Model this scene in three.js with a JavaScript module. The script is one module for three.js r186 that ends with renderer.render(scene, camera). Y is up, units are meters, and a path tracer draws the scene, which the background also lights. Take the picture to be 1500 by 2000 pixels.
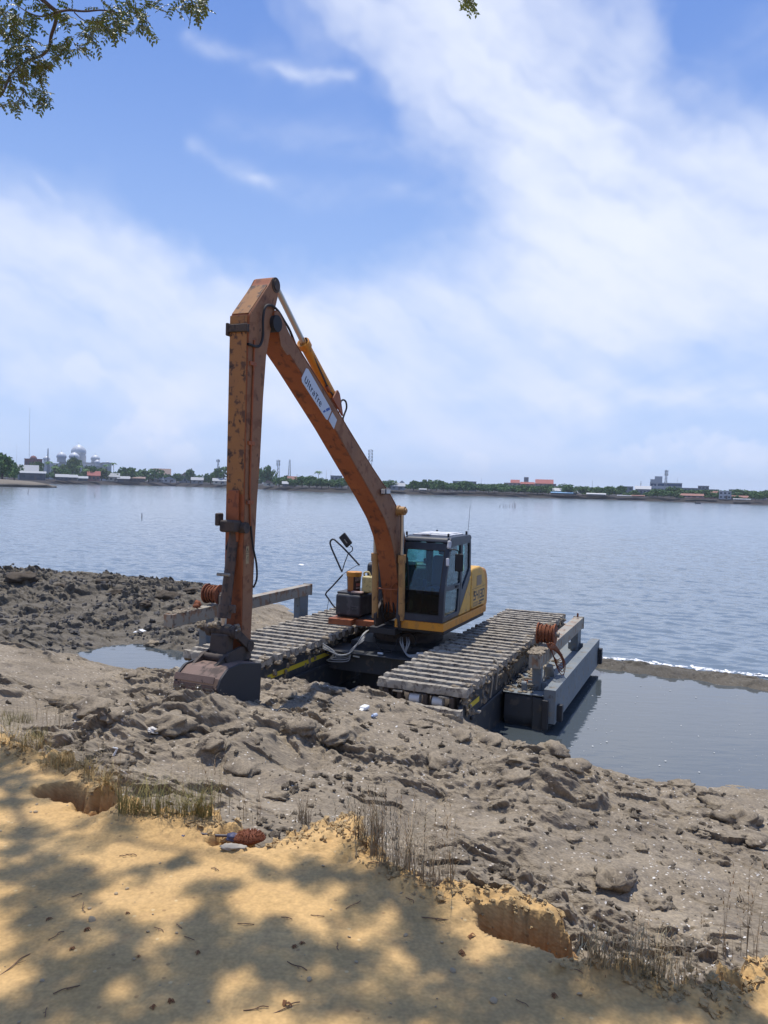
import * as THREE from 'three';
import { RoundedBoxGeometry } from 'three/addons/geometries/RoundedBoxGeometry.js';
import { mergeGeometries, mergeVertices } from 'three/addons/utils/BufferGeometryUtils.js';

// ---------------------------------------------------------------- camera, sky, sun, exposure
const scene = new THREE.Scene();
const CAM_H = 4.1, ROLL = 0.0279, PITCH = -0.0333, FPX = 1502;
const camera = new THREE.PerspectiveCamera(67.31, 0.75, 0.1, 6000);
camera.position.set(0, CAM_H, 0);
camera.rotation.order = 'YXZ';
camera.rotation.set(PITCH, 0, ROLL);
scene.add(camera);
const renderer = new THREE.WebGLRenderer({ antialias: true });
renderer.setSize(768, 1024);
renderer.toneMapping = THREE.LinearToneMapping;
renderer.toneMappingExposure = 1.08;
renderer.shadowMap.enabled = true;
const SUN_DIR = new THREE.Vector3(-0.065, 1, -0.24).normalize();
const sun = new THREE.DirectionalLight(new THREE.Color(1, 0.95, 0.86), 4.3);
sun.position.copy(SUN_DIR).multiplyScalar(60).add(new THREE.Vector3(0, 0, -12));
sun.target.position.set(0, 0, -12);
sun.castShadow = true;
sun.shadow.radius = 1.5;
sun.shadow.mapSize.set(2048, 2048);
Object.assign(sun.shadow.camera, { left: -30, right: 30, top: 30, bottom: -30, near: 1, far: 140 });
scene.add(sun, sun.target);

// ---------------------------------------------------------------- measured sight lines of the photograph (1500 x 2000 px)
function ray(px, py) {
  const dx = (px - 750) / FPX, dy = -(py - 1000) / FPX;
  const c = Math.cos(ROLL), s = Math.sin(ROLL);
  const u = dx * c - dy * s, v = dx * s + dy * c;
  const cp = Math.cos(PITCH), sp = Math.sin(PITCH);
  return new THREE.Vector3(u, v * cp + sp, v * sp - cp);
}
const at = (px, py, depth) => ray(px, py).multiplyScalar(depth).add(new THREE.Vector3(0, CAM_H, 0));
const onY = (px, py, y) => { const r = ray(px, py); return at(px, py, (y - CAM_H) / r.y); };
function project(p) {
  const q = new THREE.Vector3(p.x, p.y - CAM_H, p.z);
  const cp = Math.cos(PITCH), sp = Math.sin(PITCH);
  const yy = q.y * cp + q.z * sp, zz = -q.y * sp + q.z * cp;
  const u = q.x / -zz, v = yy / -zz, c = Math.cos(ROLL), s = Math.sin(ROLL);
  return [750 + (u * c + v * s) * FPX, 1000 - (-u * s + v * c) * FPX, -zz];
}

// ---------------------------------------------------------------- noise and small maths
let seed = 12345;
const rnd = () => { seed = (seed * 1664525 + 1013904223) >>> 0; return seed / 4294967296; };
const rr = (a, b) => a + (b - a) * rnd();
const clamp = (x, a = 0, b = 1) => Math.min(b, Math.max(a, x));
const mix = (a, b, t) => a + (b - a) * t;
const sstep = (a, b, x) => { const t = clamp((x - a) / (b - a)); return t * t * (3 - 2 * t); };
const PERM = new Uint8Array(512);
{ const p = [...Array(256).keys()]; for (let i = 255; i > 0; i--) { const j = Math.floor(rnd() * (i + 1)); [p[i], p[j]] = [p[j], p[i]]; } for (let i = 0; i < 512; i++) PERM[i] = p[i & 255]; }
const GX = new Float32Array(256), GY = new Float32Array(256);
for (let i = 0; i < 256; i++) { GX[i] = Math.cos(i * 2.399963); GY[i] = Math.sin(i * 2.399963); }
function noise2(x, y, per = 256) {                       // gradient noise, about -1..1, periodic in per
  const xi = Math.floor(x), yi = Math.floor(y), fx = x - xi, fy = y - yi;
  let x0 = xi & 255, x1 = (xi + 1) & 255, y0 = yi & 255, y1 = (yi + 1) & 255;
  if (per !== 256) { x0 = xi % per; if (x0 < 0) x0 += per; x1 = x0 + 1 === per ? 0 : x0 + 1; y0 = yi % per; if (y0 < 0) y0 += per; y1 = y0 + 1 === per ? 0 : y0 + 1; }
  const u = fx * fx * fx * (fx * (fx * 6 - 15) + 10), v = fy * fy * fy * (fy * (fy * 6 - 15) + 10);
  const a = PERM[PERM[x0] + y0], b = PERM[PERM[x1] + y0], c = PERM[PERM[x0] + y1], d = PERM[PERM[x1] + y1];
  const n0 = GX[a] * fx + GY[a] * fy, n1 = GX[b] * (fx - 1) + GY[b] * fy;
  const n2 = GX[c] * fx + GY[c] * (fy - 1), n3 = GX[d] * (fx - 1) + GY[d] * (fy - 1);
  return 1.5 * (n0 + u * (n1 - n0) + v * (n2 + u * (n3 - n2) - n0 - u * (n1 - n0)));
}
function fbm(x, y, o = 4, per = 256) { let s = 0, a = 0.5, k = 1; for (let i = 0; i < o; i++) { s += a * noise2(x * k + i * 17.3 * (per === 256), y * k, per * k > 256 ? 256 : per * k); a *= 0.5; k *= 2; } return s; }
function cell(x, y, per = 256) {                         // distance to the nearest feature point (0..1) and a hash of it
  const xi = Math.floor(x), yi = Math.floor(y); let d = 9, d2 = 9, id = 0;
  for (let j = -1; j <= 1; j++) for (let i = -1; i <= 1; i++) {
    const cx = (((xi + i) % per) + per) % per & 255, cy = (((yi + j) % per) + per) % per & 255, h = PERM[PERM[cx] + cy], h2 = PERM[h + 61];
    const px = xi + i + h / 256 - x, py = yi + j + h2 / 256 - y, q = px * px + py * py;
    if (q < d) { d2 = d; d = q; id = PERM[h + 133]; } else if (q < d2) d2 = q;
  }
  return [Math.sqrt(d), id / 255, Math.sqrt(d2)];
}
const lin = (c) => { c /= 255; return c <= 0.04045 ? c / 12.92 : ((c + 0.055) / 1.055) ** 2.4; };
const unlin = (c) => 255 * (c <= 0.0031308 ? c * 12.92 : 1.055 * c ** (1 / 2.4) - 0.055);

// ---------------------------------------------------------------- the sky: blue with drawn out cirrus, in azimuth and elevation
function azel(d) { return [Math.atan2(d.x, -d.z), Math.asin(clamp(d.y / d.length(), -1, 1))]; }
{
  const W = 2560, Hh = 1280, data = new Float32Array(W * Hh * 4);
  const strokes = [];
  const stroke = (w, a, pts) => { const q = pts.map(([x, y]) => azel(ray(x, y))); const W0 = w * 0.84 / FPX, m = W0 * 2.6 + (w < 30 ? 0.03 : 0.09); strokes.push([W0, a, q, Math.min(...q.map((p) => p[0])) - m, Math.max(...q.map((p) => p[0])) + m, Math.min(...q.map((p) => p[1])) - m, Math.max(...q.map((p) => p[1])) + m]); };
  stroke(165, 1.2, [[880, -160], [960, 40], [1050, 180], [1120, 330], [1180, 470]]);
  stroke(95, 0.6, [[690, -40], [800, 60], [920, 170], [1050, 290]]);
  stroke(60, 0.4, [[1250, 40], [1220, 180], [1180, 300]]);
  stroke(60, 0.3, [[560, -20], [760, 10]]);
  stroke(90, 0.75, [[1150, 460], [1330, 380], [1560, 300]]);
  stroke(120, 0.8, [[1150, 520], [1350, 510], [1600, 480]]);
  stroke(110, 0.8, [[620, 650], [850, 610], [1100, 585], [1300, 570], [1480, 560]]);
  stroke(45, 0.22, [[1300, 210], [1420, 130], [1520, 60]]);
  stroke(85, 0.72, [[-120, 430], [60, 470], [220, 540], [380, 600], [560, 640]]);
  stroke(100, 0.6, [[-120, 570], [120, 600], [330, 660], [560, 710]]);
  stroke(60, 0.5, [[60, 730], [200, 720], [340, 760]]);
  stroke(13, 0.75, [[370, 70], [440, 98], [520, 128], [600, 148], [690, 158]]);
  stroke(40, 0.25, [[520, 120], [650, 140], [800, 160]]);
  stroke(14, 0.4, [[375, 280], [430, 312], [480, 338], [525, 362]]);
  stroke(30, 0.25, [[430, 235], [560, 265], [720, 275], [860, 300]]);
  stroke(26, 0.28, [[480, 345], [600, 380], [760, 370], [900, 385]]);
  stroke(8, 0.45, [[78, 352], [95, 372], [112, 392]]);
  stroke(45, 0.9, [[1060, 790], [1200, 775], [1350, 768], [1600, 745]]);
  stroke(42, 0.4, [[1100, 680], [1280, 665], [1420, 650], [1600, 650]]);
  stroke(55, 0.65, [[600, 720], [780, 740], [1000, 760], [1150, 770]]);
  stroke(60, 0.45, [[300, 780], [520, 800], [800, 830], [1050, 850]]);
  stroke(34, 0.55, [[1180, 880], [1300, 868], [1420, 880], [1560, 900]]);
  stroke(40, 0.5, [[230, 860], [290, 840], [350, 880]]);
  stroke(40, 0.4, [[860, 900], [1000, 905], [1160, 910]]);
  const puffs = [[290, 838, 42], [255, 862, 38], [330, 872, 36], [360, 895, 30], [1290, 880, 36], [1350, 866, 34], [1400, 884, 38], [1460, 896, 34], [930, 905, 26], [160, 720, 30], [1240, 895, 30]].map(([x, y, r]) => [...azel(ray(x, y)), r / FPX]);
  const seg = (x, y, q) => { let m = 9; for (let i = 0; i + 1 < q.length; i++) { const ax = q[i][0], ay = q[i][1], bx = q[i + 1][0] - ax, by = q[i + 1][1] - ay; const t = clamp(((x - ax) * bx + (y - ay) * by) / (bx * bx + by * by)); m = Math.min(m, Math.hypot(x - ax - t * bx, y - ay - t * by)); } return m; };
  for (let j = 0; j < Hh; j++) {
    const el = ((j + 0.5) / Hh - 0.5) * Math.PI;
    for (let i = 0; i < W; i++) {
      const th = ((i + 0.5) / W - 0.5) * 2 * Math.PI, k = (j * W + i) * 4;
      const x = Math.cos(el) * Math.cos(th), z = Math.cos(el) * Math.sin(th);
      const az = Math.atan2(x, -z), e = Math.max(el, 0);
      // clear blue: pale near the horizon, deeper and slightly violet above
      const t = Math.pow(clamp(Math.sin(e)), 0.55), u = sstep(0.12, 0.62, Math.sin(e));
      let r = mix(mix(0.54, 0.25, t * 1.15), 0.15, u), g = mix(mix(0.70, 0.44, t * 1.15), 0.285, u), b = mix(mix(0.97, 0.88, t), 0.70, u);
      let dens = 0, thinC = 0;
      if (el > -0.05) {
        const front = Math.abs(az) < 1.0 && e < 0.8 && el > 0;
        const wx = !front ? 0 : 0.035 * fbm(az * 7 + 3, e * 9 + 1, 4) + 0.018 * fbm(az * 30, e * 36, 3), wy = !front ? 0 : 0.035 * fbm(az * 7 + 31, e * 9 + 17, 4) + 0.018 * fbm(az * 30 + 9, e * 36 + 5, 3);
        const X = az + wx, Y = e + wy;
        const streak = !front ? 0 : 0.5 + 0.95 * fbm((az * 0.86 - e * 0.5 + wx) * 6, (e * 0.86 + az * 0.5 + wy * 0.6) * 24, 4), fine = !front ? 0 : 0.5 + 0.8 * fbm(az * 9 - e * 14 + 5, e * 16 + az * 6, 5), wisp = !front ? 0 : 0.5 + 0.9 * fbm((az + e) * 12, (e - az * 0.35) * 52, 5);
        if (front) for (const [w, a, q, bx0, bx1, by0, by1] of strokes) {
          if (az < bx0 || az > bx1 || e < by0 || e > by1) continue;
          const thin = w < 0.03, d = seg(thin ? az + wx * 0.35 : X, thin ? e + wy * 0.35 : Y, q) / w;
          if (d < 2.6) { const q2 = a * Math.exp(-d * d * 0.9); if (thin) thinC += q2 * clamp(0.1 + 0.75 * streak) * clamp(0.25 + wisp); else dens += q2 * (0.16 + 0.4 * clamp(fine) + 0.85 * clamp(streak)); }
        }
        const wx0 = 0, px = Math.cos(el) * Math.sin(az), pz = Math.cos(el) * Math.cos(az), q = 1 / (0.25 + Math.sin(e));
        const wild = el < 0 ? 0 : sstep(-0.05, 0.55, fbm(px * q * 1.7 + 7, pz * q * 1.1 + 3, 5)) * (0.6 + 0.6 * clamp(0.5 + fbm(px * q * 9, pz * q * 5, 4)));
        dens += wild * (0.12 + 0.6 * Math.max(sstep(0.7, 1.0, Math.abs(az)), sstep(0.62, 0.8, e))) + (front ? 0.02 : 0.1);
        dens += 0.3 * Math.exp(-e * 8.5) * (0.7 + 0.7 * clamp(0.5 + fbm(az * 5, e * 40, 4)));
        for (const [ax, ay, rad] of puffs) { const d = Math.hypot((az - ax) * 0.8, e - ay) / rad + 0.55 * fbm(az * 70, e * 70, 4); if (d < 1.1) dens += 0.22 * sstep(1.0, 0.75, d) * (0.5 + 0.5 * sstep(ay - rad, ay + rad, e)); }
      }
      const c = 1 - (1 - clamp(thinC)) * Math.exp(-1.45 * Math.max(0, dens - 0.1)), up = sstep(0.05, 0.5, e);
      const glow = 1 + 0.06 * up;
      r = mix(r, 0.8 * glow, c * 0.96); g = mix(g, 0.85 * glow, c * 0.96); b = mix(b, 1.02, c);
      if (el < 0) { const f = sstep(0, -0.12, el); r = mix(r, 0.24, f); g = mix(g, 0.25, f); b = mix(b, 0.26, f); }
      data[k] = r; data[k + 1] = g; data[k + 2] = b; data[k + 3] = 1;
    }
  }
  const sky = new THREE.DataTexture(data, W, Hh, THREE.RGBAFormat, THREE.FloatType);
  sky.mapping = THREE.EquirectangularReflectionMapping;
  sky.minFilter = sky.magFilter = THREE.LinearFilter; sky.wrapS = THREE.RepeatWrapping;
  sky.needsUpdate = true;
  scene.background = sky; scene.environment = sky;
}
scene.fog = new THREE.FogExp2(new THREE.Color(0.74, 0.82, 0.96), 0.0002);

// ---------------------------------------------------------------- names, labels, geometry helpers
const used = {};
const numbered = (n) => { const k = used[n] = (used[n] ?? -1) + 1; return k ? n + '_' + String(k).padStart(3, '0') : n; };
function tag(o, label, category, group, kind) { if (label) o.userData.label = label; if (category) o.userData.category = category; if (group) o.userData.group = group; if (kind) o.userData.kind = kind; return o; }
function base(name, label, category, pos, turn = 0, group) { const o = new THREE.Group(); o.name = numbered(name); o.position.copy(pos); o.rotation.y = turn; scene.add(o); return tag(o, label, category, group); }
function boxUV(g) {
  const p = g.attributes.position, n = g.attributes.normal, uv = new Float32Array(p.count * 2);
  for (let i = 0; i < p.count; i++) {
    const ax = Math.abs(n.getX(i)), ay = Math.abs(n.getY(i)), az = Math.abs(n.getZ(i)), x = p.getX(i), y = p.getY(i), z = p.getZ(i);
    if (ay >= ax && ay >= az) { uv[2 * i] = x; uv[2 * i + 1] = z; } else if (ax >= az) { uv[2 * i] = z; uv[2 * i + 1] = y; } else { uv[2 * i] = x; uv[2 * i + 1] = y; }
  }
  g.setAttribute('uv', new THREE.BufferAttribute(uv, 2)); return g;
}
function join(list) {
  const gs = list.flat(3).map((g) => { let h = g.index ? g.toNonIndexed() : g.clone(); if (!h.attributes.normal) h.computeVertexNormals(); for (const k of Object.keys(h.attributes)) if (!['position', 'normal', 'uv'].includes(k)) h.deleteAttribute(k); if (!h.attributes.uv) boxUV(h); h.morphAttributes = {}; return h; });
  return gs.length === 1 ? gs[0] : mergeGeometries(gs);
}
function part(name, geoms, material, parent, label, keepUV) {
  let g = join([geoms].flat(3)); if (!keepUV) boxUV(g);
  const m = new THREE.Mesh(g, material); m.name = parent ? name : numbered(name); (parent || scene).add(m); if (label) m.userData.label = label; return m;
}
const each = (name, list, material, parent, label) => list.map((g) => part(name, g, material, parent, label));
const V = (x, y, z) => new THREE.Vector3(x, y, z);
function box(w, h, d, x = 0, y = 0, z = 0, r = 0.012, rot) { const g = r > 0 ? new RoundedBoxGeometry(w, h, d, 2, Math.min(r, w / 2.2, h / 2.2, d / 2.2)) : new THREE.BoxGeometry(w, h, d); if (rot) { if (rot[0]) g.rotateX(rot[0]); if (rot[1]) g.rotateY(rot[1]); if (rot[2]) g.rotateZ(rot[2]); } return g.translate(x, y, z); }
const boxA = (x0, x1, y0, y1, z0, z1, r = 0.012) => box(x1 - x0, y1 - y0, z1 - z0, (x0 + x1) / 2, (y0 + y1) / 2, (z0 + z1) / 2, r);
function side(pts, x0, x1, bevel = 0.012, holes = []) {      // a profile in (z, y) drawn out along x
  const s = new THREE.Shape(pts.map(([a, b]) => new THREE.Vector2(a, b)));
  for (const h of holes) s.holes.push(new THREE.Path(h.map(([a, b]) => new THREE.Vector2(a, b))));
  const g = new THREE.ExtrudeGeometry(s, { depth: x1 - x0 - 2 * bevel, bevelEnabled: bevel > 0, bevelThickness: bevel, bevelSize: bevel, bevelOffset: -bevel, bevelSegments: 2, curveSegments: 8 });
  return g.rotateY(-Math.PI / 2).translate(x1 - bevel, 0, 0);
}
function front(pts, z0, z1, bevel = 0.01, holes = []) {      // a profile in (x, y) drawn out along z
  const s = new THREE.Shape(pts.map(([a, b]) => new THREE.Vector2(a, b)));
  for (const h of holes) s.holes.push(new THREE.Path(h.map(([a, b]) => new THREE.Vector2(a, b))));
  return new THREE.ExtrudeGeometry(s, { depth: z1 - z0 - 2 * bevel, bevelEnabled: bevel > 0, bevelThickness: bevel, bevelSize: bevel, bevelOffset: -bevel, bevelSegments: 2, curveSegments: 8 }).translate(0, 0, z0 + bevel);
}
function rod(a, b, r, r2 = r, n = 14) { const d = b.clone().sub(a), g = new THREE.CylinderGeometry(r2, r, d.length(), n, 1); g.applyQuaternion(new THREE.Quaternion().setFromUnitVectors(V(0, 1, 0), d.clone().normalize())); const m = a.clone().add(b).multiplyScalar(0.5); return g.translate(m.x, m.y, m.z); }
function tube(pts, r, n = 24, k = 7) { return new THREE.TubeGeometry(new THREE.CatmullRomCurve3(pts, false, 'centripetal'), n, r, k, false); }
const circle = (cz, cy, r, n = 20, a0 = 0, a1 = Math.PI * 2) => [...Array(n)].map((_, i) => { const a = a0 + (a1 - a0) * i / (n - (a1 - a0 < 6.28 ? 1 : 0)); return [cz + r * Math.cos(a), cy + r * Math.sin(a)]; });
function roundPoly(pts, r, n = 4) {                          // a polygon with its corners rounded
  const out = []; const N = pts.length;
  for (let i = 0; i < N; i++) { const p = pts[i], a = pts[(i + N - 1) % N], b = pts[(i + 1) % N]; const la = Math.hypot(a[0] - p[0], a[1] - p[1]), lb = Math.hypot(b[0] - p[0], b[1] - p[1]), q = Math.min(r, la / 2.1, lb / 2.1);
    const s = [p[0] + (a[0] - p[0]) * q / la, p[1] + (a[1] - p[1]) * q / la], e = [p[0] + (b[0] - p[0]) * q / lb, p[1] + (b[1] - p[1]) * q / lb];
    for (let k = 0; k <= n; k++) { const t = k / n; out.push([(1 - t) * (1 - t) * s[0] + 2 * t * (1 - t) * p[0] + t * t * e[0], (1 - t) * (1 - t) * s[1] + 2 * t * (1 - t) * p[1] + t * t * e[1]]); } }
  return out;
}

// ---------------------------------------------------------------- textures (value = colours in sRGB 0..255, uv in metres)
function tex(size, metres, fn, srgb = true) {
  const d = new Uint8Array(size * size * 4);
  for (let j = 0; j < size; j++) for (let i = 0; i < size; i++) { const c = fn(i / size, j / size), k = (j * size + i) * 4; d[k] = clamp(c[0], 0, 255); d[k + 1] = clamp(c[1], 0, 255); d[k + 2] = clamp(c[2], 0, 255); d[k + 3] = 255; }
  const t = new THREE.DataTexture(d, size, size, THREE.RGBAFormat, THREE.UnsignedByteType);
  t.wrapS = t.wrapT = THREE.RepeatWrapping; t.magFilter = THREE.LinearFilter; t.minFilter = THREE.LinearMipmapLinearFilter; t.generateMipmaps = true;
  if (srgb) t.colorSpace = THREE.SRGBColorSpace; t.repeat.set(1 / metres, 1 / metres); t.needsUpdate = true; return t;
}
const grey = (v) => [v * 255, v * 255, v * 255];
const c3 = (a, b, t) => [mix(a[0], b[0], t), mix(a[1], b[1], t), mix(a[2], b[2], t)];
function std(color, rough, extra = {}) { return new THREE.MeshStandardMaterial({ color: Array.isArray(color) ? new THREE.Color().setRGB(...color) : color, roughness: rough, metalness: 0, ...extra }); }
// ---------------------------------------------------------------- ground materials
const sandTex = tex(1024, 2.2, (u, v) => {
  const n = fbm(u * 6, v * 6, 5, 6), f = noise2(u * 190, v * 190, 190), g = noise2(u * 90 + 3, v * 90, 90), p = fbm(u * 22, v * 22, 3, 22);
  let c = c3([177, 143, 92], [193, 159, 108], clamp(0.5 + n * 0.9));
  c = c3(c, [168, 136, 92], sstep(0.1, 0.5, p) * 0.5);
  const s = 1 + 0.06 * f + 0.06 * g;
  const [d, id] = cell(u * 60, v * 60, 60); if (id > 0.96 && d < 0.18) c = c3(c, id > 0.985 ? [206, 184, 140] : [134, 106, 72], 0.6);
  return [c[0] * s, c[1] * s, c[2] * s];
});
const sandBump = tex(1024, 2.2, (u, v) => {
  const [d, id] = cell(u * 60, v * 60, 60), [d2] = cell(u * 22 + 0.5, v * 22, 22);
  return grey(0.4 + 0.16 * fbm(u * 16, v * 16, 4, 16) + 0.12 * noise2(u * 120, v * 120, 120) + 0.1 * noise2(u * 230, v * 230, 230) + (id > 0.85 && d < 0.28 ? 0.3 * (0.28 - d) / 0.28 : 0) - 0.12 * sstep(0.3, 0.1, d2));
}, false);
const mudTex = tex(1024, 3, (u, v) => {
  const n = fbm(u * 5, v * 5, 5, 5), f = noise2(u * 170, v * 170, 170), g = noise2(u * 70, v * 70, 70), w = fbm(u * 14 + 5, v * 14, 4, 14);
  let c = c3([109, 98, 82], [144, 131, 111], clamp(0.5 + n * 0.8));
  c = c3(c, [88, 79, 69], sstep(0.12, 0.5, w) * 0.6);
  const s = 1 + 0.12 * f + 0.12 * g;
  const [d, id] = cell(u * 70, v * 70, 70); if (id > 0.93 && d < 0.22) c = c3(c, [196, 188, 176], 0.8);
  return [c[0] * s, c[1] * s, c[2] * s];
});
const mudBump = tex(1024, 3, (u, v) => {
  const [d] = cell(u * 34, v * 34, 34), [d2] = cell(u * 90, v * 90, 90);
  return grey(0.45 + 0.22 * fbm(u * 12, v * 12, 5, 12) + 0.14 * (0.6 - d) + 0.1 * (0.6 - d2) + 0.08 * noise2(u * 200, v * 200, 200));
}, false);
const M = {};
M.sand = std(0xffffff, 0.95, { map: sandTex, bumpMap: sandBump, bumpScale: 0.007 });
M.mud = std(0xffffff, 0.92, { map: mudTex, bumpMap: mudBump, bumpScale: 0.03, vertexColors: true });
M.clod = std(0xffffff, 0.95, { map: mudTex, bumpMap: mudBump, bumpScale: 0.025 });

// ---------------------------------------------------------------- mud height: a smooth surface through measured points, then lumps
const P = (px, py, t) => { const p = at(px, py, t); return [p.x, p.z, p.y]; };
const ctrl = [
  P(0, 1250, 13), P(130, 1284, 12.4), P(-150, 1250, 13), P(200, 1350, 11.2), P(270, 1390, 10.4), P(330, 1396, 10), P(400, 1378, 9.3), P(465, 1366, 8.7), P(560, 1392, 8.9), P(640, 1408, 8.9), P(720, 1422, 9.1),
  P(830, 1404, 10), P(905, 1424, 9.9), P(960, 1437, 10.3), P(1040, 1460, 10.8), P(1140, 1484, 11.7), P(1300, 1512, 11.35), P(1480, 1524, 11), P(1650, 1540, 10.8),
  P(750, 1500, 7.6), P(400, 1450, 7.5), P(200, 1400, 8.5), P(50, 1350, 9.6), P(100, 1430, 7.3), P(-150, 1380, 8.8), P(600, 1600, 5.6), P(900, 1700, 5.15), P(1100, 1600, 6.9), P(1300, 1650, 6.8), P(1490, 1600, 8.4), P(1490, 1750, 6.0), P(1300, 1850, 4.8), P(1480, 1920, 4.2), P(1640, 1800, 5.2), P(350, 1560, 5.5),
  P(0, 1117, 26.5), P(200, 1140, 25), P(390, 1152, 23.5), P(470, 1190, 22), P(300, 1215, 20.4), P(100, 1222, 20), P(390, 1238, 18.8), P(150, 1270, 17.6), P(330, 1262, 18.4), P(0, 1195, 21.5), P(-200, 1150, 23), P(-150, 1240, 17.5),
  
];
const RV = V(0.9164, 0, 0.4003), FV = V(-0.4003, 0, 0.9164);           // the machine's own axes on the ground
const rf = (r, f) => [RV.x * r + FV.x * f, RV.z * r + FV.z * f];
const raw = (r, f, y) => ctrl.push([...rf(r, f), y]);
raw(-5.8, -11.8, -0.1); raw(-5.8, -13.5, -0.35); raw(-5.8, -17, -0.4); raw(-3.9, -11.5, 0.55); raw(-3.9, -13.5, -0.3); raw(-7.7, -11.3, 0.4); raw(-7.7, -14, -0.2); raw(-7.6, -18.5, -0.35); raw(-2.6, -13.4, -0.35); raw(-0.3, -14.8, -0.4); raw(-3, -16.5, -0.4); raw(1.6, -14.4, -0.4); raw(-10.6, -13.6, -0.3); raw(-12.4, -14, -0.25); raw(-9.6, -14.5, -0.2);
raw(-5.3, -11.0, 0.75); raw(-4, -10.9, 0.85); raw(-7.8, -10.4, 0.95); raw(-6.3, -10.6, 0.95);
for (const r of [-2.6, -1.2, 0.2, 1.6, 3, 4.4]) { raw(r, -18.35 + 0.06 * r, 0.3); raw(r, -17.2 + 0.06 * r, -0.32); raw(r, -19.5 + 0.06 * r, -0.32); }
raw(-2.4, -20.3, -0.35); raw(1.2, -20.8, -0.5); raw(-6, -22, -0.5); raw(-13, -25.5, -0.4); raw(-19, -26.5, -0.4); raw(-24, -26.5, -0.4); raw(-29, -26.5, -0.4); raw(-12.4, -22.2, -0.15); raw(-10.8, -20, -0.02); raw(-9.6, -18.5, -0.2); raw(-8.6, -20.6, -0.4); raw(-9.6, -22.2, -0.4); raw(-11.2, -12.6, -0.2);
for (const [x, z, y] of [[-9, -4, 1.9], [-3, -3.4, 1.75], [0, -3, 1.7], [2.5, -2.6, 1.6], [5, -3, 1.3], [9, -5, 0.8], [-14, -8, 1.6], [0, 0, 1.9], [8, 0, 1.5], [-10, 0, 2], [12, -10, 0.2], [-22, -16, 1.0]]) ctrl.push([x, z, y]);
const tps = (() => {
  const n = ctrl.length, N = n + 3, A = [...Array(N)].map(() => new Float64Array(N + 1)), U = (q) => (q < 1e-9 ? 0 : 0.5 * q * Math.log(q));
  for (let i = 0; i < n; i++) {
    for (let j = 0; j < n; j++) A[i][j] = U((ctrl[i][0] - ctrl[j][0]) ** 2 + (ctrl[i][1] - ctrl[j][1]) ** 2);
    A[i][i] += 0.12; A[i][n] = A[n][i] = 1; A[i][n + 1] = A[n + 1][i] = ctrl[i][0]; A[i][n + 2] = A[n + 2][i] = ctrl[i][1]; A[i][N] = ctrl[i][2];
  }
  for (let c = 0; c < N; c++) { let p = c; for (let r = c + 1; r < N; r++) if (Math.abs(A[r][c]) > Math.abs(A[p][c])) p = r; [A[c], A[p]] = [A[p], A[c]]; for (let r = 0; r < N; r++) if (r !== c) { const f = A[r][c] / A[c][c]; if (f) for (let k = c; k <= N; k++) A[r][k] -= f * A[c][k]; } }
  const w = A.map((row, i) => row[N] / row[i]);
  // sampled once on a fine grid, read bilinearly
  const x0 = -40, z0 = -48, st = 0.2, nx = 360, nz = 270, G = new Float32Array(nx * nz);
  for (let j = 0; j < nz; j++) for (let i = 0; i < nx; i++) { const x = x0 + i * st, z = z0 + j * st; let h = w[n] + w[n + 1] * x + w[n + 2] * z; for (let k = 0; k < n; k++) { const q = (x - ctrl[k][0]) ** 2 + (z - ctrl[k][1]) ** 2; if (q > 1e-9) h += w[k] * 0.5 * q * Math.log(q); } G[j * nx + i] = clamp(h, -0.6, 2.2); }
  return (x, z) => { const a = clamp((x - x0) / st, 0, nx - 1.001), b = clamp((z - z0) / st, 0, nz - 1.001), i = Math.floor(a), j = Math.floor(b), u = a - i, v = b - j, k = j * nx + i; return mix(mix(G[k], G[k + 1], u), mix(G[k + nx], G[k + nx + 1], u), v); };
})();
const bump2 = (x, z, cx, cz, r) => { const d = ((x - cx) ** 2 + (z - cz) ** 2) / (r * r); return d < 1 ? (1 - d) * (1 - d) : 0; };
// extra hummocks and hollows read from the photograph: [px, py, radius, height]
const HUM = [[180, 1400, 0.5, 0.18], [250, 1385, 0.4, 0.15], [340, 1400, 0.55, 0.2], [390, 1425, 0.6, 0.16], [300, 1440, 0.45, 0.14], [250, 1500, 0.5, 0.16], [460, 1520, 0.6, 0.2], [590, 1425, 0.5, 0.1], [510, 1365, 0.5, -0.1], [990, 1460, 0.5, 0.2], [1040, 1485, 0.6, 0.22], [1120, 1500, 0.6, 0.16], [1000, 1520, 0.5, 0.12], [860, 1480, 0.5, 0.14], [1190, 1690, 0.5, 0.14], [1060, 1560, 0.6, 0.12], [1330, 1660, 0.5, 0.1], [1010, 1640, 0.5, 0.12], [560, 1530, 0.6, -0.1], [430, 1500, 0.4, -0.14], [170, 1440, 0.4, -0.12]].map(([px, py, r, h]) => { const p = onY(px, py, py < 1450 ? 1.4 : 1.2); return [p.x, p.z, r, h]; });
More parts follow.
